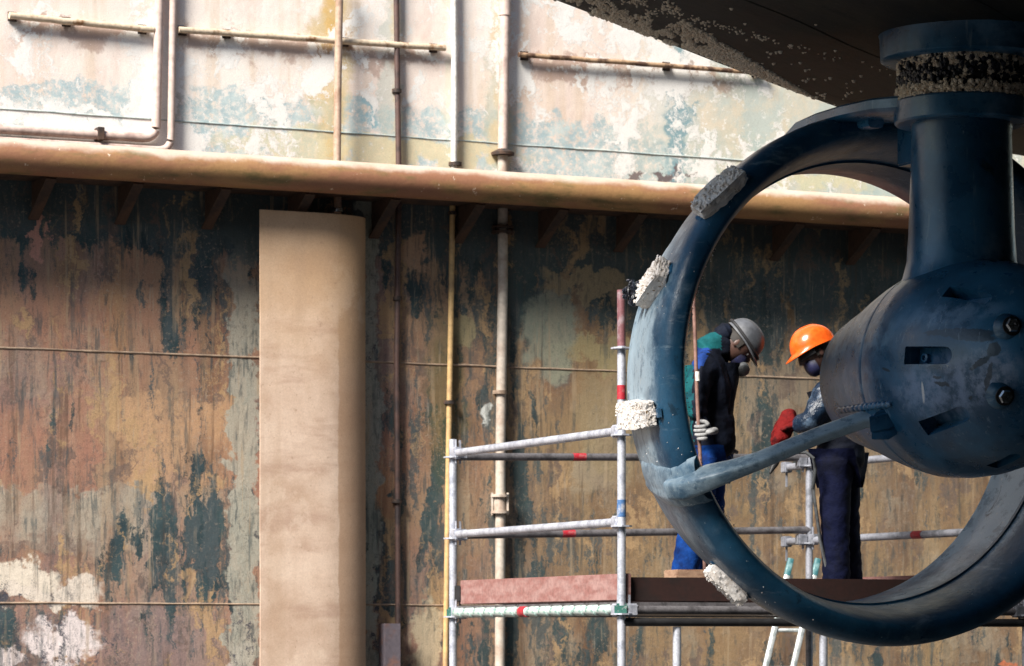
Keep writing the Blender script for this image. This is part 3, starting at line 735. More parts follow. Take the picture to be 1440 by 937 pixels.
pprof = [(-.33, 0), (-.33, .20), (-.325, .27), (-.30, .315), (-.25, .345), (-.15, .372), (0, .41), (.15, .455), (.30, .495), (.42, .520), (.455, .527), (.460, .526), (.466, .526), (.472, .529), (.6, .535), (.75, .53), (.9, .51), (1.05, .475), (1.2, .42), (1.35, .34), (1.47, .22), (1.52, .1), (1.53, 0)]
bm = B(); lathe(bm, FC, A, pprof, 96)
podbvh = BVHTree.FromBMesh(bm)
me = bpy.data.meshes.new('tmp'); bm.to_mesh(me); bm.free()
tmp = bpy.data.objects.new('tmp', me); C.objects.link(tmp)
cutb = B()
def slot(p0, p1, r=.045):
    a, na = cast(podbvh, *p0); b, nb = cast(podbvh, *p1)
    n = (na+nb).normalized(); d = (b-a).normalized(); side = n.cross(d).normalized()
    L = (b-a).length; ring0 = []; ring1 = []
    m = 12
    outl = [(0, -r), (0, r)]+[(L+math.sin(R(t))*r, math.cos(R(t))*r) for t in range(0, 181, 15)]
    outl = [(0, -r), ]+[(L+math.sin(R(t))*r, -math.cos(R(t))*r) for t in range(0, 181, 15)]+[(0, r)]
    for (x, y) in outl:
        dep = .10-.085*max(0, min(1, x/(L+r)))
        ring0.append(cutb.verts.new(a+d*x+side*y+n*.12)); ring1.append(cutb.verts.new(a+d*x+side*y*.92-n*dep))
    k = len(outl); cutb.faces.new(ring0); cutb.faces.new(ring1[::-1])
    for i in range(k): cutb.faces.new((ring0[i], ring1[i], ring1[(i+1) % k], ring0[(i+1) % k]))
slot((1272, 500), (1328, 500)); slot((1298, 603), (1352, 583)); slot((1330, 410), (1385, 420), .036); slot((1395, 657), (1425, 643), .036)
bmesh.ops.recalc_face_normals(cutb, faces=cutb.faces)
me2 = bpy.data.meshes.new('tmp2'); cutb.to_mesh(me2); cutb.free()
cut = bpy.data.objects.new('tmp2', me2); C.objects.link(cut)
md = tmp.modifiers.new('b', 'BOOLEAN'); md.operation = 'DIFFERENCE'; md.solver = 'EXACT'; md.object = cut
dg = bpy.context.evaluated_depsgraph_get(); dg.update()
bm = B(); bm.from_mesh(tmp.evaluated_get(dg).to_mesh())
bpy.data.objects.remove(tmp); bpy.data.objects.remove(cut)
pod = obj('pod', bm, M['blue'], thr, smooth=32); pmid = wpos(pod)
def mat_pod():
    t = T('marked_pod_with_highlights', .4, spec=.6)
    n = t.noise(2.2, 7, .62)
    c = t.mix(t.step(n, .38, .66), (.008, .060, .130), (.032, .145, .28))
    rag = t.vm('ADD', t.co, t.vm('MULTIPLY', t.vm('SUBTRACT', t.noise(9, 7, .65, col=True), (.5, .5, .5)), (.09, .09, .09)))
    rag2 = t.vm('ADD', t.co, t.vm('MULTIPLY', t.vm('SUBTRACT', t.noise(26, 5, .65, col=True), (.5, .5, .5)), (.035, .035, .035)))
    hz_ = t.noise(12, 8, .7)
    def m(px, py, rx, rz, rot, col, f, vec, soft=.3, tex=None):
        nonlocal c
        h, _ = cast(podbvh, px, py); h = h-pmid
        v = t.vm('SUBTRACT', vec, tuple(h)); cr, sr = math.cos(R(rot)), math.sin(R(rot))
        a = t.vm('DOT_PRODUCT', v, (cr, 0, sr)); b = t.vm('DOT_PRODUCT', v, (-sr, 0, cr))
        d = t.math('ADD', t.math('POWER', t.math('ABSOLUTE', t.math('DIVIDE', a, rx)), 2), t.math('POWER', t.math('ABSOLUTE', t.math('DIVIDE', b, rz)), 2))
        k = t.math('MULTIPLY', t.step(d, 1+soft, 1-soft), f)
        if tex is not None: k = t.math('MULTIPLY', k, tex)
        c = t.mix(k, c, col)
    tex = t.step(hz_, .38, .60)  # pale patches below are highlights painted on the pod's lit side
    m(1330, 545, .20, .13, 0, (.28, .38, .58), .6, rag, .9, tex); m(1345, 440, .22, .05, 5, (.22, .36, .55), .45, rag, .9, tex)
    m(1215, 470, .12, .12, 0, (.18, .34, .5), .55, rag, .9, tex); m(1395, 520, .12, .10, 0, (.32, .40, .56), .6, rag, .9, tex); m(1195, 540, .1, .08, 0, (.16, .3, .45), .5, rag, .9, tex)
    dk_ = (.010, .030, .055); t2 = t.step(hz_, .34, .42)
    m(1350, 468, .15, .020, -5, dk_, .95, rag2, .3, t2); m(1368, 474, .10, .022, -8, dk_, .9, rag2, .3, t2); m(1398, 492, .034, .030, 50, dk_, .95, rag2, .2); m(1378, 510, .055, .016, 35, dk_, .9, rag2, .2); m(1390, 530, .012, .07, -8, dk_, .8, rag2, .2)
    m(1325, 540, .035, .010, -20, dk_, .9, rag2, .3); m(1318, 530, .018, .006, -10, dk_, .8, rag2, .3); m(1246, 520, .020, .006, -35, dk_, .9, t.co, .3); m(1365, 560, .008, .008, 0, dk_, .8, rag2)
    m(1298, 552, .005, .05, 8, (.7, .72, .75), .9, t.co, .4)
    sp = t.noise(42, 5, .7); c = t.mix(t.math('MULTIPLY', t.step(sp, .67, .72), .7), c, (.42, .5, .55))
    scr = t.noise(30, 4, .7, stretch=(1, 1, .06)); c = t.mix(t.math('MULTIPLY', t.step(scr, .60, .68), .35), c, (.3, .4, .5))
    c = t.mix(.4, c, t.mix(t.noise(150, 2, .6), (.5, .5, .5), (1.5, 1.5, 1.5)), 'MULTIPLY')
    t.bump(t.math('ADD', t.noise(22, 6, .65), t.math('MULTIPLY', t.noise(5, 3), .8)), .25, .007)
    return t.done(c, t.math('ADD', .12, t.math('MULTIPLY', t.noise(9, 5), .38)))
pod.data.materials[0] = mat_pod()
# stub and plug inside the middle slot
h, nr = cast(podbvh, 1288, 502); bm = B(); lathe(bm, h-nr*.085, nr, [(0, .022), (.03, .022), (.034, .012), (.02, .01), (.02, 0)], 16); obj('plug', bm, M['blue'], thr)
# strut column
SC = FC+A*.55; top = E+2.60
bm = B()
zp = lambda z: z-0
prof = [(E+1.30, .46), (E+1.50, .44), (E+1.64, .405), (E+1.72, .34), (E+1.79, .292), (E+1.87, .272), (E+2.0, .263), (E+2.3, .252), (E+2.5, .247), (E+2.58, .255)]
lathe(bm, Vector((SC.x, SC.y, 0)), Vector((0, 0, 1)), prof, 64); obj('strut', bm, M['blue'], thr, smooth=40)
bm = B(); lathe(bm, Vector((SC.x, SC.y, 0)), Vector((0, 0, 1)), [(E+2.55, .2), (E+2.55, .322), (E+2.56, .332), (E+2.655, .336), (E+2.665, .328), (E+2.665, .2)], 72); obj('flange', bm, M['blue'], thr)
bm = B(); lathe(bm, Vector((SC.x, SC.y, 0)), Vector((0, 0, 1)), [(E+2.66, .30), (E+2.88, .30)], 64); obj('neck', bm, M['black'], thr)
bm = B(); lathe(bm, Vector((SC.x+.02, SC.y, 0)), Vector((0, 0, 1)), [(E+2.86, .25), (E+2.86, .405), (E+2.87, .42), (E+2.98, .425), (E+3.03, .44), (E+3.03, .25)], 72); obj('upper_collar', bm, M['blue'], thr)
bm = B()
for i in range(5200):                      # barnacles round the neck
    th = random.uniform(0, 2*math.pi); z = random.uniform(E+2.665, E+2.87); q = (z-E-2.665)/.2
    f = mnoise.noise(Vector((math.cos(th)*5, math.sin(th)*5, z*11)))
    cover = 1.0 if q < .28 else (.9 if q > .86 else (.28+f*1.1))
    if random.random() > cover: continue
    nr = Vector((math.cos(th), math.sin(th), 0)); nn = (nr+Vector((random.uniform(-.5, .5), random.uniform(-.5, .5), random.uniform(-.5, .5)))).normalized()
    bulge = .018 if q < .3 else 0
    barn(bm, Vector((SC.x, SC.y, z))+nr*(.30+random.uniform(0, .012)+bulge*random.random()), nn, random.uniform(.004, .015))
obj('barnacle_band', bm, M['barnacle'], thr, kind='stuff', smooth=0)
bm = B()
for i in range(520):
    th = random.uniform(0, 2*math.pi); z = random.gauss(E+2.78, .035)
    nr = Vector((math.cos(th), math.sin(th), 0))
    ball(bm, Vector((SC.x, SC.y, z))+nr*.312, random.uniform(.008, .016), 1, (1, 1, random.uniform(.8, 1.5)))
obj('mussel_band', bm, M['mussel'], thr, kind='stuff')
# top bridge from flange to nozzle
bm = B()
path = [P(1120, 195, 17.95), P(1150, 181, 17.75), P(1185, 170, 17.5), P(1225, 160, 17.25), P(1262, 153, 17.05), P(1310, 150, 16.95)]
sweep(bm, path, [.08, .14, .17, .19, .2, .2], 16, [.012, .03, .035, .038, .04, .045], power=5); obj('bridge_plate', bm, M['blue'], thr)
bm = B()
sweep(bm, [P(1165, 184, 17.6), P(1200, 172, 17.42), P(1232, 166, 17.2)], .045, 12, .05, power=5); obj('bridge_rib', bm, M['blue'], thr)
bm = B(); box(bm, (FC+Vector((0, 0, 1.26))).lerp(Vector((SC.x, SC.y, E+2.5)), .55), A*.26, Vector((.06, .03, 0)), Vector((0, 0, .14)), .01); obj('bridge_web', bm, M['blue'], thr)
# stay arm from pod to nozzle
def ringpt(phi, t, r):
    e = Vector((A.y, -A.x, 0))            # left
    if e.x > 0: e = -e
    return FC+A*t+(e*math.cos(phi)+Vector((0, 0, math.sin(phi))))*r
rt = ringpt(R(-26), -.70, 1.21); rm = ringpt(R(-25.5), -.40, 1.31); rf = ringpt(R(-25), -.05, 1.34)
hub, _ = cast(podbvh, 1240, 585)
bm = B()
path = [rf-A*.10, rf+A*.02, P(996, 672, 16.84), P(1030, 661, 16.82), P(1070, 647, 16.80), P(1150, 613, 16.80), P(1215, 590, 16.80), hub+Vector((.05, .12, -.005))]
sweep(bm, path, [.08, .085, .075, .060, .052, .050, .052, .055], 20, [.055, .058, .048, .036, .030, .028, .030, .034], power=4.5, up=Vector((-.15, -.5, .8)))
lay = bm.verts.layers.float.new('wear_and_light')
for v in bm.verts: v[lay] = .55  # bright light on the arm painted in as a paler coating
obj('stay_arm', bm, M['nozzle'], thr, smooth=35)
bm = B(); g_ = []                            # collar of the arm wrapped round the outside of the ring
cp = [(.03, 1.33), (0, 1.36), (-.06, 1.395), (-.2, 1.395), (-.4, 1.345), (-.6, 1.275), (-.75, 1.215), (-.82, 1.18)]
for i in range(13):
    q = i/12; ph = R(-19.5-10.5*q); bl = math.sin(math.pi*min(1, max(0, q*1.0)))**.45
    g_.append([bm.verts.new(ringpt(ph+R(1.2)*mnoise.noise(Vector((t_*4, q*3, 0)))*(q < .5), t_, (rr0-.05)+.040*bl+(.010 if q > .6 else 0)*bl)) for t_, rr0 in cp])
for i in range(12):
    for k in range(len(cp)-1): bm.faces.new((g_[i][k], g_[i][k+1], g_[i+1][k+1], g_[i+1][k]))
bmesh.ops.recalc_face_normals(bm, faces=bm.faces)
lay = bm.verts.layers.float.new('wear_and_light')
for v in bm.verts: v[lay] = .5
obj('arm_collar', bm, M['nozzle'], thr, smooth=40)
bm = B(); pp = []; rr = []                  # weld lumps and end block
for i in range(91):
    q = i/90; h, nr = cast(podbvh, 1180+q*74, 577-q*9); pp.append(h+nr*.004); rr.append(.009+.010*abs(math.sin(i*.42))**.7)
sweep(bm, pp, rr, 10)
obj('weld_bead', bm, M['blue'], thr)
h, nr = cast(podbvh, 1248, 588); bm = B(); box(bm, h+nr*.015, Vector((.055, 0, .012)), nr*.04, Vector((-.004, 0, .048)), .012); box(bm, h+nr*.02+Vector((.0, 0, -.065)), Vector((.045, 0, .0)), nr*.03, Vector((0, 0, .022)), .006); obj('end_block', bm, M['blue'], thr)
# bolts of the pod
for (x, y) in ((1421, 460), (1411, 556)):
    h, nr = cast(podbvh, x, y); nr = (nr*.8+Vector((.5, -.55, -.05))).normalized(); bm = B()
    lathe(bm, h-nr*.03, nr, [(0, .075), (.03, .062), (.05, .045), (.055, .03)], 28); o = obj('boss', bm, M['nozzle'], thr)
    bm = B(); lathe(bm, h+nr*.015, nr, [(0, .036), (.02, .036), (.03, .03), (.032, .015), (.018, .012), (.018, 0)], 6)
    b2 = obj('bolt', bm, M['steel'], thr, smooth=20)
    bm = B(); lathe(bm, h+nr*.012, nr, [(0, .048), (.012, .046), (.014, .03)], 24); obj('washer', bm, M['black'], thr)
# sacrificial anodes with cream crust
def anode(p0, p1, wid, thick, push=.0, stand=.03, seed=0, tr=None, wd=None):
    a, na = cast(nozbvh, *p0) if len(p0) == 2 else (P(*p0), None)
    b, nb = cast(nozbvh, *p1) if len(p1) == 2 else (P(*p1), None)
    n = ((na if na is not None else Vector((0, 0, 0)))+(nb if nb is not None else Vector((0, 0, 0))))
    if n.length < .1: n = ((a+b)/2-FC); n -= A*n.dot(A)
    n.normalize()
    d = (b-a).normalized(); n = (n-d*n.dot(d)).normalized(); sd = n.cross(d).normalized()
    c = (a+b)/2+n*(thick/2+stand); L = (b-a).length/2
    bm = B(); nu, nv, nw = 26, 12, 6
    bmesh.ops.create_cube(bm, size=2)
    bmesh.ops.subdivide_edges(bm, edges=bm.edges, cuts=15, use_grid_fill=True)
    for v in bm.verts:
        u, q, w_ = v.co
        taper = 1-.22*abs(u)**3
        p = c+d*u*L+sd*q*wid/2*taper+n*w_*thick/2*(1-.3*abs(u)**4)
        k = Vector((u*L, q*wid/2, w_*thick/2))
        nn = (d*u**5+sd*q**5+n*w_**5).normalized()
        disp = mnoise.noise(k*22+Vector((seed, 0, 0)))*.007+mnoise.noise(k*60+Vector((seed, 3, 0)))*.006+mnoise.noise(k*120+Vector((seed, 3, 8)))*.005
        v.co = p+nn*disp
    bmesh.ops.recalc_face_normals(bm, faces=bm.faces)
    o = obj('anode', bm, M['crust'], thr, smooth=25)
    bm = B(); box(bm, c-n*(thick/2+.004), d*(L*1.12), sd*.025, n*.012, .004); obj('anode_strap', bm, M['blue'], thr)
    bm = B(); ctr = c
    for i in range(110):
        u, q = random.uniform(-1, 1), random.uniform(-1, 1)
        barn(bm, c+d*u*L*.95+sd*q*wid*.45+n*(thick/2+.0), (n+sd*random.uniform(-.6, .6)+d*random.uniform(-.6, .6)).normalized(), random.uniform(.004, .010))
    obj('anode_barnacles', bm, M['crust'], thr, kind='stuff', smooth=0)
    return c, n
anode((985, 306), (1046, 249), .12, .075, stand=.0, seed=1)
anode((912, 424), (943, 380), .15, .075, stand=.0, seed=5)
anode((886, 583), (926, 581), .145, .07, stand=.005, seed=9)
anode((990, 803), (1052, 838), .12, .07, stand=.0, seed=14)
bm = B()
for i in range(70):
    ax, ay = random.choice(((1010, 275), (925, 405), (905, 585), (1020, 822), (905, 650), (975, 640), (1060, 850)))
    h, nr = cast(nozbvh, ax+random.gauss(0, 28), ay+random.gauss(0, 30))
    if h: barn(bm, h, nr, random.uniform(.002, .0045))
obj('ring_barnacles', bm, M['crust'], thr, kind='stuff', smooth=0)
bm = B()
for i in range(120):                        # pale chips along the leading lip
    ph = R(random.uniform(-40, 30)); e = random.gauss(0, .006)
    p = ringpt(ph, -.03+e, 1.232+e); barn(bm, p, (A*.8-(p-FC).normalized()*.3).normalized(), random.uniform(.0015, .004))
obj('lip_chips', bm, M['crust'], thr, kind='stuff', smooth=0)
bm = B()
for i in range(120):                        # mussels hanging at the second anode
    p = P(random.gauss(890, 5), random.gauss(413, 8), 17.3+random.uniform(-.05, .08)); ball(bm, p, random.uniform(.008, .015), 1, (1, .7, 1.5), Vector((random.random(), random.random(), random.random())).to_track_quat('Z', 'X'))
obj('mussel_cluster', bm, M['mussel'], thr, kind='stuff')

# ------------------------------------------------------------------ scaffold
PA = Vector(((637-720)/F*21.43, 21.43, 0)); PB = Vector(((874-720)/F*19.1, 19.1, 0))
PC = Vector(((1138-720)/F*22.5, 22.5, 0)); PD = Vector(((1443-720)/F*20.2, 20.2, 0))
Z = lambda h: Vector((0, 0, E+h))
sc = thing('scaffold', (PA+PB+PC+PD)/4, 'grey tube scaffold tower with red toe boards carrying the two workers', 'scaffold')
RT = .0242
def post(p, z1, mat=M['galv']):
    bm = B(); m = 10; sweep(bm, [Vector((p.x, p.y, 0)).lerp(Vector((p.x, p.y, z1)), i/m) for i in range(m+1)], RT, 16); return obj('upright', bm, mat, sc)
topA = P(637, 618, 21.43).z; topB = P(873, 487, 19.1).z
pa_ = post(PA, topA); pb_ = post(PB, topB); pc_ = post(PC, E+1.2, M['galvmid']); pd_ = post(PD, E+1.25, M['galvmid'])
post(Vector(((952-720)/F*19.26, 19.26, 0)), E+.075, M['galv']); post(Vector(((1158-720)/F*19.66, 19.66, 0)), E+.075, M['galv'])
bm = B(); tube(bm, Vector((PB.x, PB.y, topB-.02)), P(873.5, 408, 19.1), RT*.98, 16); obj('top_spigot', bm, M['maroon'], sc)
def band(p, q, t0, t1, mat, name='colour_tape', r=RT*1.06):
    bm = B(); sweep(bm, [p.lerp(q, t0), p.lerp(q, t1)], r, 16); obj(name, bm, mat, sc)
b0 = Vector((PB.x, PB.y, 0)); 
band(P(874, 562, 19.1), P(874, 542, 19.1), 0, 1, M['red']); band(P(874, 727, 19.1), P(874, 703, 19.1), 0, 1, M['bluetape'])
def rung(p, q, z0, z1, mat, name='guard_rail', over=0.):
    a = Vector((p.x, p.y, E+z0)); b = Vector((q.x, q.y, E+z1)); d = (b-a).normalized()
    bm = B(); m = 12; a2 = a-d*over; sweep(bm, [a2.lerp(b, i/m) for i in range(m+1)], RT, 16); obj(name, bm, mat, sc); return a2, b
zt1, zm1, zl1 = 1.170, .660, .168
ab1 = rung(PA, PB, zt1, zt1, M['galv']); ab2 = rung(PA, PB, zm1, zm1, M['galv']); ab3 = rung(PA, PB, zl1, zl1, M['hook'], 'ledger')
ac1 = rung(PA, PC, zt1-.02, zt1+.03, M['galvdark']); ac2 = rung(PA, PC, zm1-.004, .725, M['galvdark']); rung(PA, PC, zl1, zl1, M['galvdark'], 'ledger')
cd1 = rung(PC, PD, 1.15, 1.15, M['galvmid'], over=.3); cd2 = rung(PC, PD, .655, .655, M['galvmid'], over=.3)
rung(PB, PD, zl1, zl1, M['galvdark'], 'ledger'); rung(PB, PD, .10, .10, M['black'], 'ledger'); rung(PC, PD, zl1, zl1, M['galvdark'], 'ledger')
band(*ac1, .325, .36, M['red']); band(*ac2, .295, .33, M['red']); band(*cd2, .56, .60, M['red'])
# rosettes and wedge heads
def rosette(p, z, dirs):
    c = Vector((p.x, p.y, E+z)); bm = B(); lathe(bm, c-Vector((0, 0, .028)), Vector((0, 0, 1)), [(0, RT), (0, .060), (.009, .060), (.009, RT)], 8)
    gm = M['galv'] if p.x < .8 else M['galvmid']; obj('rosette', bm, gm, sc, smooth=20)
    for d in dirs:
        d = Vector((d.x, d.y, 0)).normalized(); bm = B(); s = d.cross(Vector((0, 0, 1)))
        box(bm, c+d*.058, d*.036, s*.026, Vector((0, 0, .036)), .008)
        box(bm, c+d*.048+Vector((0, 0, .01)), d*.007, s*.004, Vector((0, 0, .075)), .001)
        obj('wedge_head', bm, gm, sc)
for (p, ds) in ((PA, (PB-PA, PC-PA)), (PB, (PA-PB, PD-PB)), (PC, (PA-PC, PD-PC)), (PD, (PC-PD, PB-PD))):
    for z in (zt1, zm1, zl1): rosette(p, z, ds if not (p is PB and z > .3) else (PA-PB,))
rosette(PB, P(873, 484, 19.1).z-E, ())
for (a2, b) in (cd1, cd2):
    bm = B(); d = (b-a2).normalized(); s = d.cross(Vector((0, 0, 1))); box(bm, a2, d*.03, s*.03, Vector((0, 0, .036)), .006); box(bm, a2-Vector((0, 0, .06)), d*.006, s*.006, Vector((0, 0, .07)), .001); obj('wedge_head', bm, M['galvmid'], sc)
# hooks of the decks over the ledger between the left posts
dAB = (PB-PA); inL0 = (PC-PA).normalized()
for i in range(14):
    q = .045+i*.067; c = PA.lerp(PB, q)+Z(zl1); bm = B(); dd = dAB.normalized()
    sweep(bm, [c-dd*.062, c-dd*.055, c+dd*.055, c+dd*.062], [.026, .031, .032, .026], 18); box(bm, c+inL0*.06+Vector((0, 0, .012)), dd*.05, inL0*.05, Vector((0, 0, .006)))
    obj('deck_hook', bm, M['hook'], sc, smooth=40)
c0 = PA.lerp(PB, .435)+Z(zl1); band(c0, c0+dAB.normalized()*.09, 0, 1, M['red'], r=RT*1.36)
for p in (PB, PA):
    bm = B(); box(bm, p+Z(zl1), Vector((.040, .01, 0)), Vector((0, .03, 0)), Vector((0, 0, .036)), .012); obj('node_plate', bm, M['green'], sc)
# deck boards
n_ = 5
for i in range(n_):
    a = PA.lerp(PB, (i+.03)/n_); b = PA.lerp(PB, (i+.97)/n_); c = PC.lerp(PD, (i+.97)/n_); d = PC.lerp(PD, (i+.03)/n_)
    bm = B(); lo = [bm.verts.new(v+Z(.155)) for v in (a, b, c, d)]; hi = [bm.verts.new(v+Z(.212)) for v in (a, b, c, d)]
    bm.faces.new(hi); bm.faces.new(lo[::-1])
    for k in range(4): bm.faces.new((lo[k], lo[(k+1) % 4], hi[(k+1) % 4], hi[k]))
    bmesh.ops.recalc_face_normals(bm, faces=bm.faces); obj('deck_board', bm, M['galvdark'], sc, smooth=0)
def toe(p, q, t0, t1, z0, z1, mat, inn, th=.016):
    a = p.lerp(q, t0)+inn; b = p.lerp(q, t1)+inn; d = (b-a); nrm = d.cross(Vector((0, 0, 1))).normalized()
    bm = B(); box(bm, (a+b)/2+Z((z0+z1)/2), d/2, nrm*th, Vector((0, 0, (z1-z0)/2)), .004)
    return obj('toe_board', bm, mat, sc, smooth=20)
inL = (PC-PA).normalized()*.045; inF = (PA-PB).normalized()*.05
toe(PA, PB, .02, 1.0, .222, .372, M['board'], inL)
toe(PB, PD, .012, .97, .216, .352, M['boarddark'], inF)['label'] = 'red brown toe board with painted-in shade'
toe(PA, PC, .02, .98, .222, .372, M['boarddark'], -inF)
toe(PC, PD, .03, .98, .24, .40, M['board'], -inL)
bm = B(); box(bm, PA+Z(.29)+Vector((.03, -.03, 0)), Vector((.02, 0, 0)), Vector((0, .02, 0)), Vector((0, 0, .05)), .005); obj('board_clip', bm, M['black'], sc)
# loose plank lying on the front toe board
pl0 = P(947, 801, 19.72); zpl = E+.352+.028
def plankend(bm):
    a = Vector((pl0.x, pl0.y, zpl)); d = Vector((.95, .31, 0)).normalized(); s = Vector((-d.y, d.x, 0))
    box(bm, a+d*.17+s*.05, d*.17, s*.11, Vector((0, 0, .026)), .006)
bm = B(); plankend(bm); obj('plank', bm, M['wood'], smooth=20, label='short light brown plank lying across the dark toe board behind the nozzle', cat='plank')

# ladder through the deck
lad = thing('ladder', Vector((P(1010, 1180, 22.8).x, 22.8, 0)), 'narrow metal ladder with teal tips leaning up through the scaffold deck', 'ladder')
l0, l1 = P(1112, 787, 23.3), P(1076, 940, 23.15); r0, r1 = P(1150, 787, 23.3), P(1115, 940, 23.15)
def ext(a, b):                              # carry the line down to the floor
    t = (a.z)/(a.z-b.z); return a+(b-a)*t
L1, R1 = ext(l0, l1), ext(r0, r1)
for a, b in ((l0, L1), (r0, R1)):
    bm = B(); sweep(bm, [a, b], .021, 12, .03, power=4, up=Vector((0, 1, 0))); obj('stile', bm, M['ladder'], lad)
    bm = B(); sweep(bm, [a+(a-b).normalized()*.002, a.lerp(b, .05)], .0225, 12, .0315, power=4, up=Vector((0, 1, 0))); obj('stile_cap', bm, M['ladderteal'], lad)
for i in range(7):
    t = .215+i*.115*1.0
    bm = B(); tube(bm, l0.lerp(L1, t), r0.lerp(R1, t), .014, 12); obj('rung', bm, M['ladder'], lad)

# ------------------------------------------------------------------ people
def skin(joints, edges, sub=2, wr=0., seed=0):
    """joints: name -> (Vector, rx, ry); grows one smooth surface over the joined edges"""
    me = bpy.data.meshes.new('s'); names = list(joints)
    idx = {n: i for i, n in enumerate(names)}
    me.from_pydata([joints[n][0] for n in names], [(idx[a], idx[b]) for a, b in edges], [])
    o = bpy.data.objects.new('s', me); C.objects.link(o)
    m = o.modifiers.new('k', 'SKIN'); m.use_smooth_shade = True; m.branch_smoothing = .6
    for n in names:
        sv = me.skin_vertices[0].data[idx[n]]; sv.radius = joints[n][1:3]; sv.use_root = (idx[n] == 0)
    s = o.modifiers.new('d', 'SUBSURF'); s.levels = sub; s.render_levels = sub
    dg = bpy.context.evaluated_depsgraph_get(); dg.update()
    bm = B(); bm.from_mesh(o.evaluated_get(dg).to_mesh()); bpy.data.objects.remove(o)
    if wr:
        bm.normal_update()
        for v in bm.verts:
            q = Vector((v.co.x*1.0, v.co.y, v.co.z*1.5))
            w1 = 1-abs(mnoise.noise(q*9+Vector((seed, 0, 0))))*2.2; w2 = mnoise.noise(q*22+Vector((0, seed, 0)))
            v.co += v.normal*(w1*wr*.7+w2*wr*.45)
    return bm
def head_into(bm, c, fwd, upv, s=1.):
    """shaped head: cranium, jaw, nose, brows, lips and ears, joined to the body mesh"""
    fwd = fwd.normalized(); upv = (upv-fwd*upv.dot(fwd)).normalized(); side = fwd.cross(upv)
    t = B(); bmesh.ops.create_uvsphere(t, u_segments=32, v_segments=24, radius=1)
    for v in t.verts:
        x, y, z = v.co                      # y forward, z up
        X = x*.078; Y = y*.098; Zz = z*.118
        if z < 0: X *= 1-.28*abs(z)**1.3; Y *= 1-.12*abs(z)
        if y > 0:
            nx = math.exp(-(x/.16)**2)
            Y += .028*nx*math.exp(-((z+.12)/.16)**2) + .010*nx*math.exp(-((z-.02)/.2)**2)       # nose
            Y -= .012*math.exp(-((abs(x)-.36)/.16)**2)*math.exp(-((z-.06)/.12)**2)               # eye sockets
            Y += .007*math.exp(-((z-.24)/.09)**2)*(abs(x) < .6)                                   # brow
            Y += .008*math.exp(-(x/.3)**2)*(math.exp(-((z+.42)/.05)**2)+math.exp(-((z+.53)/.05)**2))   # lips
            Y += .012*math.exp(-(x/.35)**2)*math.exp(-((z+.82)/.14)**2)                          # chin
        v.co = Vector((X, Y, Zz))*s
    mat = Matrix((( side.x, fwd.x, upv.x, c.x), (side.y, fwd.y, upv.y, c.y), (side.z, fwd.z, upv.z, c.z), (0, 0, 0, 1)))
    for sg in (-1, 1): ball(t, (sg*.079*s, -.004*s, -.008*s), .026*s, 2, (.32, .7, 1.15))
    t.transform(mat); mm = bpy.data.meshes.new('h'); t.to_mesh(mm); t.free(); bm.from_mesh(mm)
    return mat
def helmet(parent, mat4, m, s=1., name='helmet', tilt=0.):
    bm = B(); n = 36; rows = 12; rings = []
    for k in range(rows+1):
        ph = R(90)*k/rows
        for_ = []
        for i in range(n):
            th = 2*math.pi*i/n; c, q = math.cos(th), math.sin(th)
            rr = math.cos(ph)**.85 if k < rows else 0.001
            ridge = .006*math.exp(-(c/.16)**2)*(k > 2)
            x = c*.112*rr; y = q*.138*rr; z = math.sin(ph)*(.122+ridge)
            for_.append(bm.verts.new(Vector((x, y-.004, z+.012))))
        rings.append(for_)
    for k in range(rows):
        for i in range(n): bm.faces.new((rings[k][i], rings[k][(i+1) % n], rings[k+1][(i+1) % n], rings[k+1][i]))
    brim = []
    for i in range(n):                      # brim, longer over the face
        th = 2*math.pi*i/n; c, q = math.cos(th), math.sin(th)
        e = .003+.050*max(0, q)**2.5
        brim.append(bm.verts.new(Vector((c*(.112+e*.6), q*(.138+e)-.004, .006-.022*max(0, q)**2))))
    brim2 = [bm.verts.new(v.co-Vector((0, 0, .006))) for v in brim]
    inner = [bm.verts.new(Vector((v.co.x*.94, v.co.y*.94, v.co.z-.004))) for v in rings[0]]
    for i in range(n):
        j = (i+1) % n
        bm.faces.new((rings[0][j], rings[0][i], brim[i], brim[j])); bm.faces.new((brim[j], brim[i], brim2[i], brim2[j])); bm.faces.new((brim2[j], brim2[i], inner[i], inner[j]))
    bmesh.ops.recalc_face_normals(bm, faces=bm.faces)
    bm.transform(mat4 @ Matrix.Translation((0, 0, .028)) @ Matrix.Rotation(tilt, 4, 'X') @ Matrix.Scale(s, 4))
    return obj(name, bm, m, parent, smooth=50)
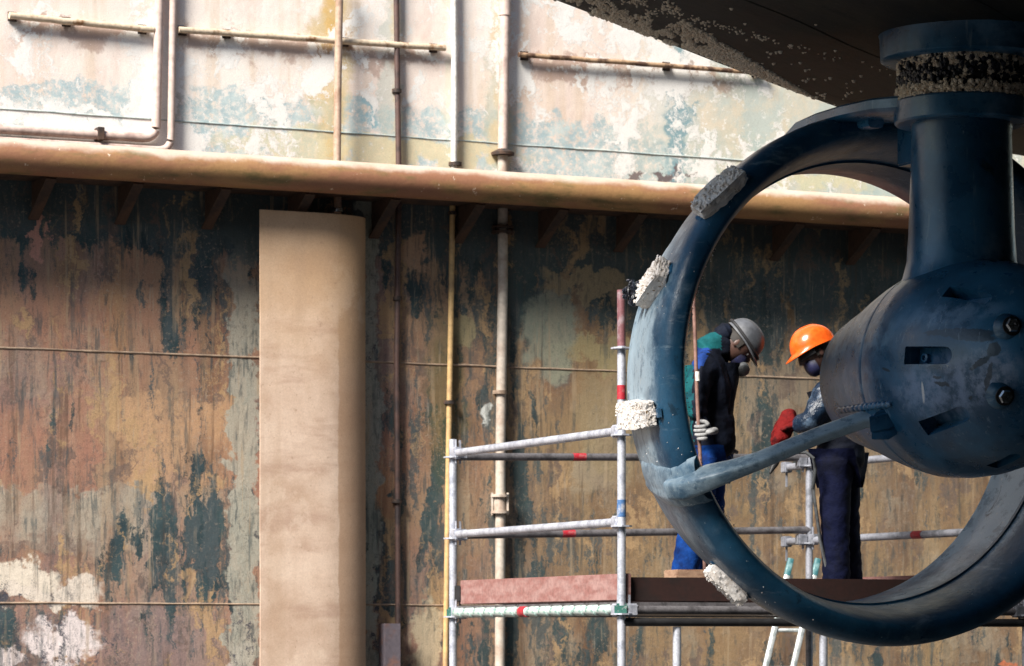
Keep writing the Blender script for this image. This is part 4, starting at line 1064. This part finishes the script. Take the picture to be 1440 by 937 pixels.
def hand(c, d, pn, th, grip=1., s=1., r=1.):
    """glove or hand: palm and five fingers curling; d = towards the fingers, pn = palm normal (fingers curl that way), th = thumb side"""
    d = d.normalized(); pn = pn.normalized(); th = th.normalized(); bm = B()
    def add(js, es):
        b2 = skin(js, es, 2); mm = bpy.data.meshes.new('h'); b2.to_mesh(mm); b2.free(); bm.from_mesh(mm)
    js = {'a': (c-d*.09*s, .027*s*r, .024*s*r), 'w': (c-d*.045*s, .031*s*r, .02*s*r), 'p': (c, .042*s*r, .018*s*r), 'q': (c+d*.03*s, .042*s*r, .016*s*r)}
    add(js, [('a', 'w'), ('w', 'p'), ('p', 'q')])
    for k, (o_, L) in enumerate(((.033, .95), (.011, 1.06), (-.011, 1.), (-.032, .8))):
        p = c+th*o_*s+d*.030*s; js = {'0': (p-d*.02*s, .011*s*r, .011*s*r)}; ang = 0; es = []
        pts = [p]; 
        for q, (l, a) in enumerate(((.036, 62), (.026, 68), (.020, 50))):
            ang += R(a)*grip; dd = d*math.cos(ang)+pn*math.sin(ang); pts.append(pts[-1]+dd*l*L*s)
        for q, pp in enumerate(pts): js[str(q+1)] = (pp, (.0115-.0012*q)*s*r, (.0115-.0012*q)*s*r); es.append((str(q), str(q+1)))
        add(js, es)
    p = c+th*.032*s-d*.02*s
    pts = [p, p+(th*.022+d*.012+pn*.012)*s, p+(th*.026+d*.030+pn*.036)*s, p+(th*.012+d*.038+pn*.056)*s]
    js = {str(q): (pp, (.0145-.0015*q)*s*r, (.0145-.0015*q)*s*r) for q, pp in enumerate(pts)}
    add(js, [('0', '1'), ('1', '2'), ('2', '3')])
    return bm
def boot(bm, ankle, d, zf):
    d = Vector((d.x, d.y, 0)).normalized(); a = Vector((ankle.x, ankle.y, zf))
    sweep(bm, [a+Vector((0, 0, .16)), a+Vector((0, 0, .09)), a+d*.0+Vector((0, 0, .055))], [.052, .05, .048], 14, [.06, .06, .05])
    sweep(bm, [a-d*.075+Vector((0, 0, .045)), a-d*.04+Vector((0, 0, .05)), a+d*.05+Vector((0, 0, .05)), a+d*.13+Vector((0, 0, .04)), a+d*.18+Vector((0, 0, .03))], [.03, .042, .046, .046, .028], 14, [.04, .048, .048, .038, .026])
DK = E+.214
# ---- left worker, seen from his right side, head bent
Y1 = 20.4
def Q(px, py, dy=0.): return P(px, py, Y1)+Vector((0, dy, 0))
w1 = thing('person', Vector((Q(985, 840).x, Y1, DK)), 'person in teal and navy jacket and grey helmet, head bowed, white glove gripping a pole', 'person')
near, far = -.19, .19
J = {'pelvis': (Q(992, 640), .12, .15), 'waist': (Q(997, 592), .11, .14), 'chest': (Q(1000, 530), .12, .17), 'neck0': (Q(1010, 488), .065, .07), 'neck1': (Q(1028, 482), .055, .055), 'skull': (Q(1040, 484), .055, .055),
     'sn': (Q(994, 510, near), .06, .06), 'en': (Q(975, 572, near-.03), .045, .045), 'wn': (Q(981, 604, near-.12), .03, .03),
     'sf': (Q(1004, 508, far), .06, .06), 'ef': (Q(1018, 575, far), .045, .045), 'wf': (Q(1024, 622, far-.05), .032, .032),
     'hn': (Q(987, 650, -.10), .095, .095), 'kn': (Q(976, 735, -.11), .065, .065), 'an': (Q(958, 830, -.12), .045, .045),
     'hf': (Q(997, 650, .10), .095, .095), 'kf': (Q(1001, 735, .11), .065, .065), 'af': (Q(998, 826, .12), .045, .045)}
ES = [('pelvis', 'waist'), ('waist', 'chest'), ('chest', 'neck0'), ('neck0', 'neck1'), ('neck1', 'skull'), ('chest', 'sn'), ('sn', 'en'), ('en', 'wn'), ('chest', 'sf'), ('sf', 'ef'), ('ef', 'wf'),
      ('pelvis', 'hn'), ('hn', 'kn'), ('kn', 'an'), ('pelvis', 'hf'), ('hf', 'kf'), ('kf', 'af')]
def scaled(J, k): return {n: (p, a*k, b*k) for n, (p, a, b) in J.items()}
bm = skin(scaled(J, .8), ES)
hc = Q(1038, 484); hf = Vector((.56, -.06, -.82)); hu = Vector((.82, 0, .56))
hm = head_into(bm, hc, hf, hu)
obj('body', bm, M['skin'], w1)
for sg in (-1, 1):
    bm = B(); ball(bm, hm @ Vector((sg*.029, .082, .008)), .011, 2); obj('eye', bm, M['whitepipe'], w1)
bm = B(); bmesh.ops.create_uvsphere(bm, u_segments=24, v_segments=16, radius=1); bmesh.ops.delete(bm, geom=[v for v in bm.verts if v.co.z < -.25 or (v.co.y > .45 and v.co.z < .35)], context='VERTS'); bm.transform(hm @ Matrix.Diagonal((.086, .106, .124, 1))); obj('hair', bm, M['hair'], w1)
helmet(w1, hm, M['helmet_grey'], .95, tilt=R(2))
# helmet strap, hood and respirator
bm = B(); pts = [hm @ Vector((-.116*math.cos(R(a)), .142*math.sin(R(a)), .046)) for a in range(0, 361, 15)]; sweep(bm, pts, .009, 8, cap=False); obj('helmet_band', bm, M['black'], w1)
bm = B(); sweep(bm, [Q(1006, 480), Q(1014, 473), Q(1022, 468), Q(1028, 466)], [.03, .075, .085, .06], 16, [.03, .06, .065, .05]); obj('hood', bm, M['jacket_navy'], w1)
bm = B(); c = hm @ Vector((0, .115, -.052)); lathe(bm, c-hf.normalized()*.05, hf.normalized(), [(0, .058), (.03, .055), (.05, .04), (.055, .0)], 22)
mk = obj('respirator', bm, M['mask'], w1)
for sg in (-1, 1):
    ax = (hm.to_3x3() @ Vector((sg*.75, .62, -.25))).normalized(); bm = B(); lathe(bm, c+ax*.025, ax, [(0, .03), (0, .036), (.035, .038), (.04, .03), (.04, 0)], 20); f = obj('filter', bm, M['filter'], w1)
# jacket
jj = {'pelvis': (Q(1000, 622), .155, .19), 'waist': (Q(1001, 590), .150, .19), 'belly': (Q(1001, 555), .152, .20), 'chest': (Q(999, 520), .155, .21), 'yoke': (Q(1003, 492), .12, .15), 'neck0': (Q(1016, 483), .085, .09), 'neck1': (Q(1030, 480), .072, .075),
      'sn': (Q(990, 512, near-.01), .095, .095), 'un': (Q(978, 545, near-.04), .08, .08), 'en': (Q(974, 574, near-.06), .07, .07), 'wn': (Q(980, 598, near-.12), .052, .052),
      'sf': (Q(1004, 510, far), .09, .09), 'ef': (Q(1018, 575, far), .068, .068), 'wf': (Q(1023, 612, far-.05), .05, .05), 'hem': (Q(1000, 645), .150, .185)}
je = [('belly', 'waist'), ('waist', 'pelvis'), ('pelvis', 'hem'), ('belly', 'chest'), ('chest', 'yoke'), ('yoke', 'neck0'), ('neck0', 'neck1'), ('chest', 'sn'), ('sn', 'un'), ('un', 'en'), ('en', 'wn'), ('chest', 'sf'), ('sf', 'ef'), ('ef', 'wf')]
def jskin(jj, je, first, **k):
    d = {first: jj[first]}; d.update(jj); return skin(d, je, **k)
bm = jskin(jj, je, 'belly', sub=3, wr=.011, seed=2)
# cloth panels: teal back and shoulder, royal yoke, navy body
bx_ = Q(975, 500).x; bl = Q(1030, 500).x
for f in bm.faces:
    c = f.calc_center_median(); pxx = 720+F*c.x/c.y; pyy = 900-(c.z-E)*F/c.y
    k = 0
    wob = mnoise.noise(Vector((pyy*.08, pxx*.08, 0)))*4
    if pxx < 974+wob or (pyy < 490+wob and pxx < 1014): k = 1
    elif 489 <= pyy < 520 and pxx < 1000-(pyy-489)*.5: k = 2
    f.material_index = k
obj('jacket', bm, M['jacket_navy'], w1, mats=[M['jacket_teal'], M['yoke']])
# trousers
def trousers(parent, hn, kn, an, hf_, kf, af, pel, mat, seed):
    js = {'p': pel, 'hn': hn, 'mn': ((hn[0]+kn[0])/2, hn[1]*.92, hn[2]*.92), 'kn': kn, 'cn': ((kn[0]+an[0])/2, kn[1]*.98, kn[2]*.98), 'an': an,
          'hf': hf_, 'mf': ((hf_[0]+kf[0])/2, hf_[1]*.92, hf_[2]*.92), 'kf': kf, 'cf': ((kf[0]+af[0])/2, kf[1]*.98, kf[2]*.98), 'af': af}
    bm = skin(js, [('p', 'hn'), ('hn', 'mn'), ('mn', 'kn'), ('kn', 'cn'), ('cn', 'an'), ('p', 'hf'), ('hf', 'mf'), ('mf', 'kf'), ('kf', 'cf'), ('cf', 'af')], 3, .010, seed)
    return obj('trousers', bm, mat, parent)
trousers(w1, (Q(988, 655, -.10), .105, .105), (Q(976, 735, -.11), .090, .090), (Q(957, 828, -.12), .078, .078),
         (Q(998, 655, .10), .105, .105), (Q(1001, 735, .11), .082, .082), (Q(996, 826, .12), .07, .07), (Q(994, 632), .14, .15), M['trouser_blue'], 3)
for ank in (Q(957, 840, -.12), Q(996, 840, .12)):
    bm = B(); boot(bm, ank, Vector((1, -.1, 0)), DK); obj('boot', bm, M['leather'], w1)
# pole in his hand
pt, pb = P(976, 428, 20.05), P(985.5, 660, 20.02)
pdir = (pb-pt).normalized(); pbot = pt+pdir*((pt.z-DK)/-pdir.z) if pdir.z < 0 else pb
pole = thing('pole', pbot, 'thin pinkish pole with a white band held upright by the worker in the grey helmet', 'pole')
bm = B(); sweep(bm, [pt-pdir*.15, pt.lerp(pbot, .3)+Vector((-.004, 0, 0)), pt.lerp(pbot, .6), pbot], .0115, 12); obj('shaft', bm, M['pole'], pole)
q0 = P(980.5, 523, 20.035); bm = B(); sweep(bm, [q0, q0+pdir*.055], .0145, 12); obj('white_band', bm, M['whitepipe'], pole)
hp = P(984, 611, 20.03)
bm = hand(hp+Vector((.045, -.018, .012)), Vector((-.55, -.78, -.15)), Vector((-.80, .50, .05)), Vector((-.1, .1, 1)), .95, 1.12, .98)
obj('glove', bm, M['glove'], w1)
bm = hand(Q(1026, 632, far-.06), Vector((.05, -.1, -1)), Vector((.8, -.2, 0)), Vector((0, -1, 0)), .35, 1.05, 1.1); obj('glove', bm, M['glove'], w1)
bm = B(); sweep(bm, [Q(981, 597, near-.10), P(993, 607, 20.08)], [.045, .040], 14); obj('cuff', bm, M['jacket_navy'], w1)

# ---- right worker behind the pod
Y2 = 20.55
def Q(px, py, dy=0.): return P(px, py, Y2)+Vector((0, dy, 0))
w2 = thing('person', Vector((Q(1178, 840).x, Y2, DK)), 'person in orange helmet, dark mask and navy trousers standing behind the round pod', 'person')
J = {'pelvis': (Q(1180, 645), .12, .15), 'waist': (Q(1182, 605), .11, .14), 'chest': (Q(1178, 560), .12, .17), 'neck0': (Q(1166, 525), .065, .07), 'neck1': (Q(1157, 512), .055, .055), 'skull': (Q(1152, 500), .055, .055),
     'sn': (Q(1168, 548, -.18), .06, .06), 'en': (Q(1140, 597, -.22), .045, .045), 'wn': (Q(1112, 604, -.15), .03, .03),
     'sf': (Q(1172, 545, .18), .06, .06), 'ef': (Q(1150, 592, .20), .045, .045), 'wf': (Q(1120, 596, .05), .03, .03),
     'hn': (Q(1180, 655, -.10), .095, .095), 'kn': (Q(1180, 745, -.11), .065, .065), 'an': (Q(1178, 832, -.12), .045, .045),
     'hf': (Q(1186, 655, .10), .095, .095), 'kf': (Q(1190, 745, .11), .065, .065), 'af': (Q(1196, 832, .12), .045, .045)}
bm = skin(scaled(J, .8), ES)
hc = Q(1147, 496); hf = Vector((-.80, -.20, -.50)); hu = Vector((-.5, 0, .85))
hm = head_into(bm, hc, hf, hu); obj('body', bm, M['skin'], w2)
for sg in (-1, 1):
    bm = B(); ball(bm, hm @ Vector((sg*.029, .082, .008)), .011, 2); obj('eye', bm, M['whitepipe'], w2)
bm = B(); bmesh.ops.create_uvsphere(bm, u_segments=24, v_segments=16, radius=1); bmesh.ops.delete(bm, geom=[v for v in bm.verts if v.co.z < -.35 or (v.co.y > .45 and v.co.z < .35)], context='VERTS'); bm.transform(hm @ Matrix.Diagonal((.086, .106, .124, 1))); obj('hair', bm, M['hair'], w2)
helmet(w2, hm, M['helmet_orange'], 1.04, tilt=R(8))
bm = B(); pts = [hm @ Vector((.09*math.sin(R(a)), .100*math.cos(R(a)), .018)) for a in range(-75, 76, 15)]; sweep(bm, pts, .012, 10, .026); obj('goggles', bm, M['black'], w2)
bm = B(); c = hm @ Vector((0, .105, -.062)); lathe(bm, c-hf.normalized()*.055, hf.normalized(), [(0, .066), (.03, .062), (.05, .045), (.062, .0)], 22); obj('face_mask', bm, M['mask'], w2)
jj = {'belly': (Q(1182, 585), .15, .19), 'waist': (Q(1182, 615), .150, .185), 'pelvis': (Q(1181, 640), .155, .19), 'hem': (Q(1179, 666), .165, .20), 'chest': (Q(1178, 558), .15, .2), 'yoke': (Q(1172, 536), .12, .15), 'neck0': (Q(1164, 524), .08, .085),
      'sn': (Q(1163, 548, -.19), .095, .095), 'un': (Q(1150, 572, -.22), .085, .085), 'en': (Q(1138, 596, -.23), .072, .072), 'wn': (Q(1114, 603, -.16), .05, .05),
      'sf': (Q(1170, 545, .18), .09, .09), 'ef': (Q(1150, 590, .20), .07, .07), 'wf': (Q(1123, 596, .05), .05, .05)}
bm = skin(jj, [('belly', 'waist'), ('waist', 'pelvis'), ('pelvis', 'hem'), ('belly', 'chest'), ('chest', 'yoke'), ('yoke', 'neck0'), ('chest', 'sn'), ('sn', 'un'), ('un', 'en'), ('en', 'wn'), ('chest', 'sf'), ('sf', 'ef'), ('ef', 'wf')], 3, .011, 8)
for f in bm.faces:
    c = f.calc_center_median(); pxx = 720+F*c.x/c.y
    if c.y < Y2-.10 and pxx < 1172 and c.z > E+1.2: f.material_index = 1
obj('jacket', bm, M['jacket_navy'], w2, mats=[M['pad']])
trousers(w2, (Q(1172, 660, -.10), .105, .105), (Q(1172, 745, -.11), .088, .088), (Q(1174, 832, -.12), .082, .082),
         (Q(1188, 660, .10), .105, .105), (Q(1192, 745, .11), .085, .085), (Q(1198, 832, .12), .08, .08), (Q(1181, 638), .14, .15), M['trouser_navy'], 6)
for ank in (Q(1174, 840, -.12), Q(1198, 840, .12)):
    bm = B(); boot(bm, ank, Vector((-1, -.15, 0)), DK); obj('boot', bm, M['leather'], w2)
for (p, d, tt) in ((Q(1100, 606, -.16), Vector((-.9, 0, -.4)), Vector((0, .4, .8))), (Q(1110, 600, .02), Vector((-.9, -.2, -.35)), Vector((0, -.4, .8)))):
    bm = hand(p, d, Vector((-.3, 0, -.95)), tt, .7, 1.1, 1.15); obj('glove', bm, M['redcloth'], w2)
bm = skin({'a': (Q(1118, 585, -.03), .045, .05), 'b': (Q(1106, 590, -.08), .06, .06), 'c': (Q(1100, 604, -.12), .06, .05), 'd': (Q(1094, 620, -.16), .045, .05), 'e': (Q(1086, 632, -.18), .022, .03)},
          [('a', 'b'), ('b', 'c'), ('c', 'd'), ('d', 'e')], 3, .014, 4)
obj('rag', bm, M['redcloth'], label='crumpled red rag held in the hands of the worker in the orange helmet', cat='cloth')
bm = B(); sweep(bm, [Q(1108, 612, -.10), Q(1096, 636, -.16), Q(1086, 655, -.2), Q(1079, 668, -.22)], [.014, .016, .022, .008], 12); obj('hand_tool', bm, M['black'], label='slim black hand tool pointing down below the red rag', cat='tool')
bm = B(); sweep(bm, [Q(1110, 640, -.28), Q(1128, 640, -.28), Q(1138, 648, -.28), Q(1141, 664, -.26), Q(1139, 690, -.2), Q(1150, 760, -.16), Q(1168, 838, -.15)], .011, 10); obj('hose', bm, M['filter'], label='thin grey hose hanging in front of the navy jacket hem', cat='hose')
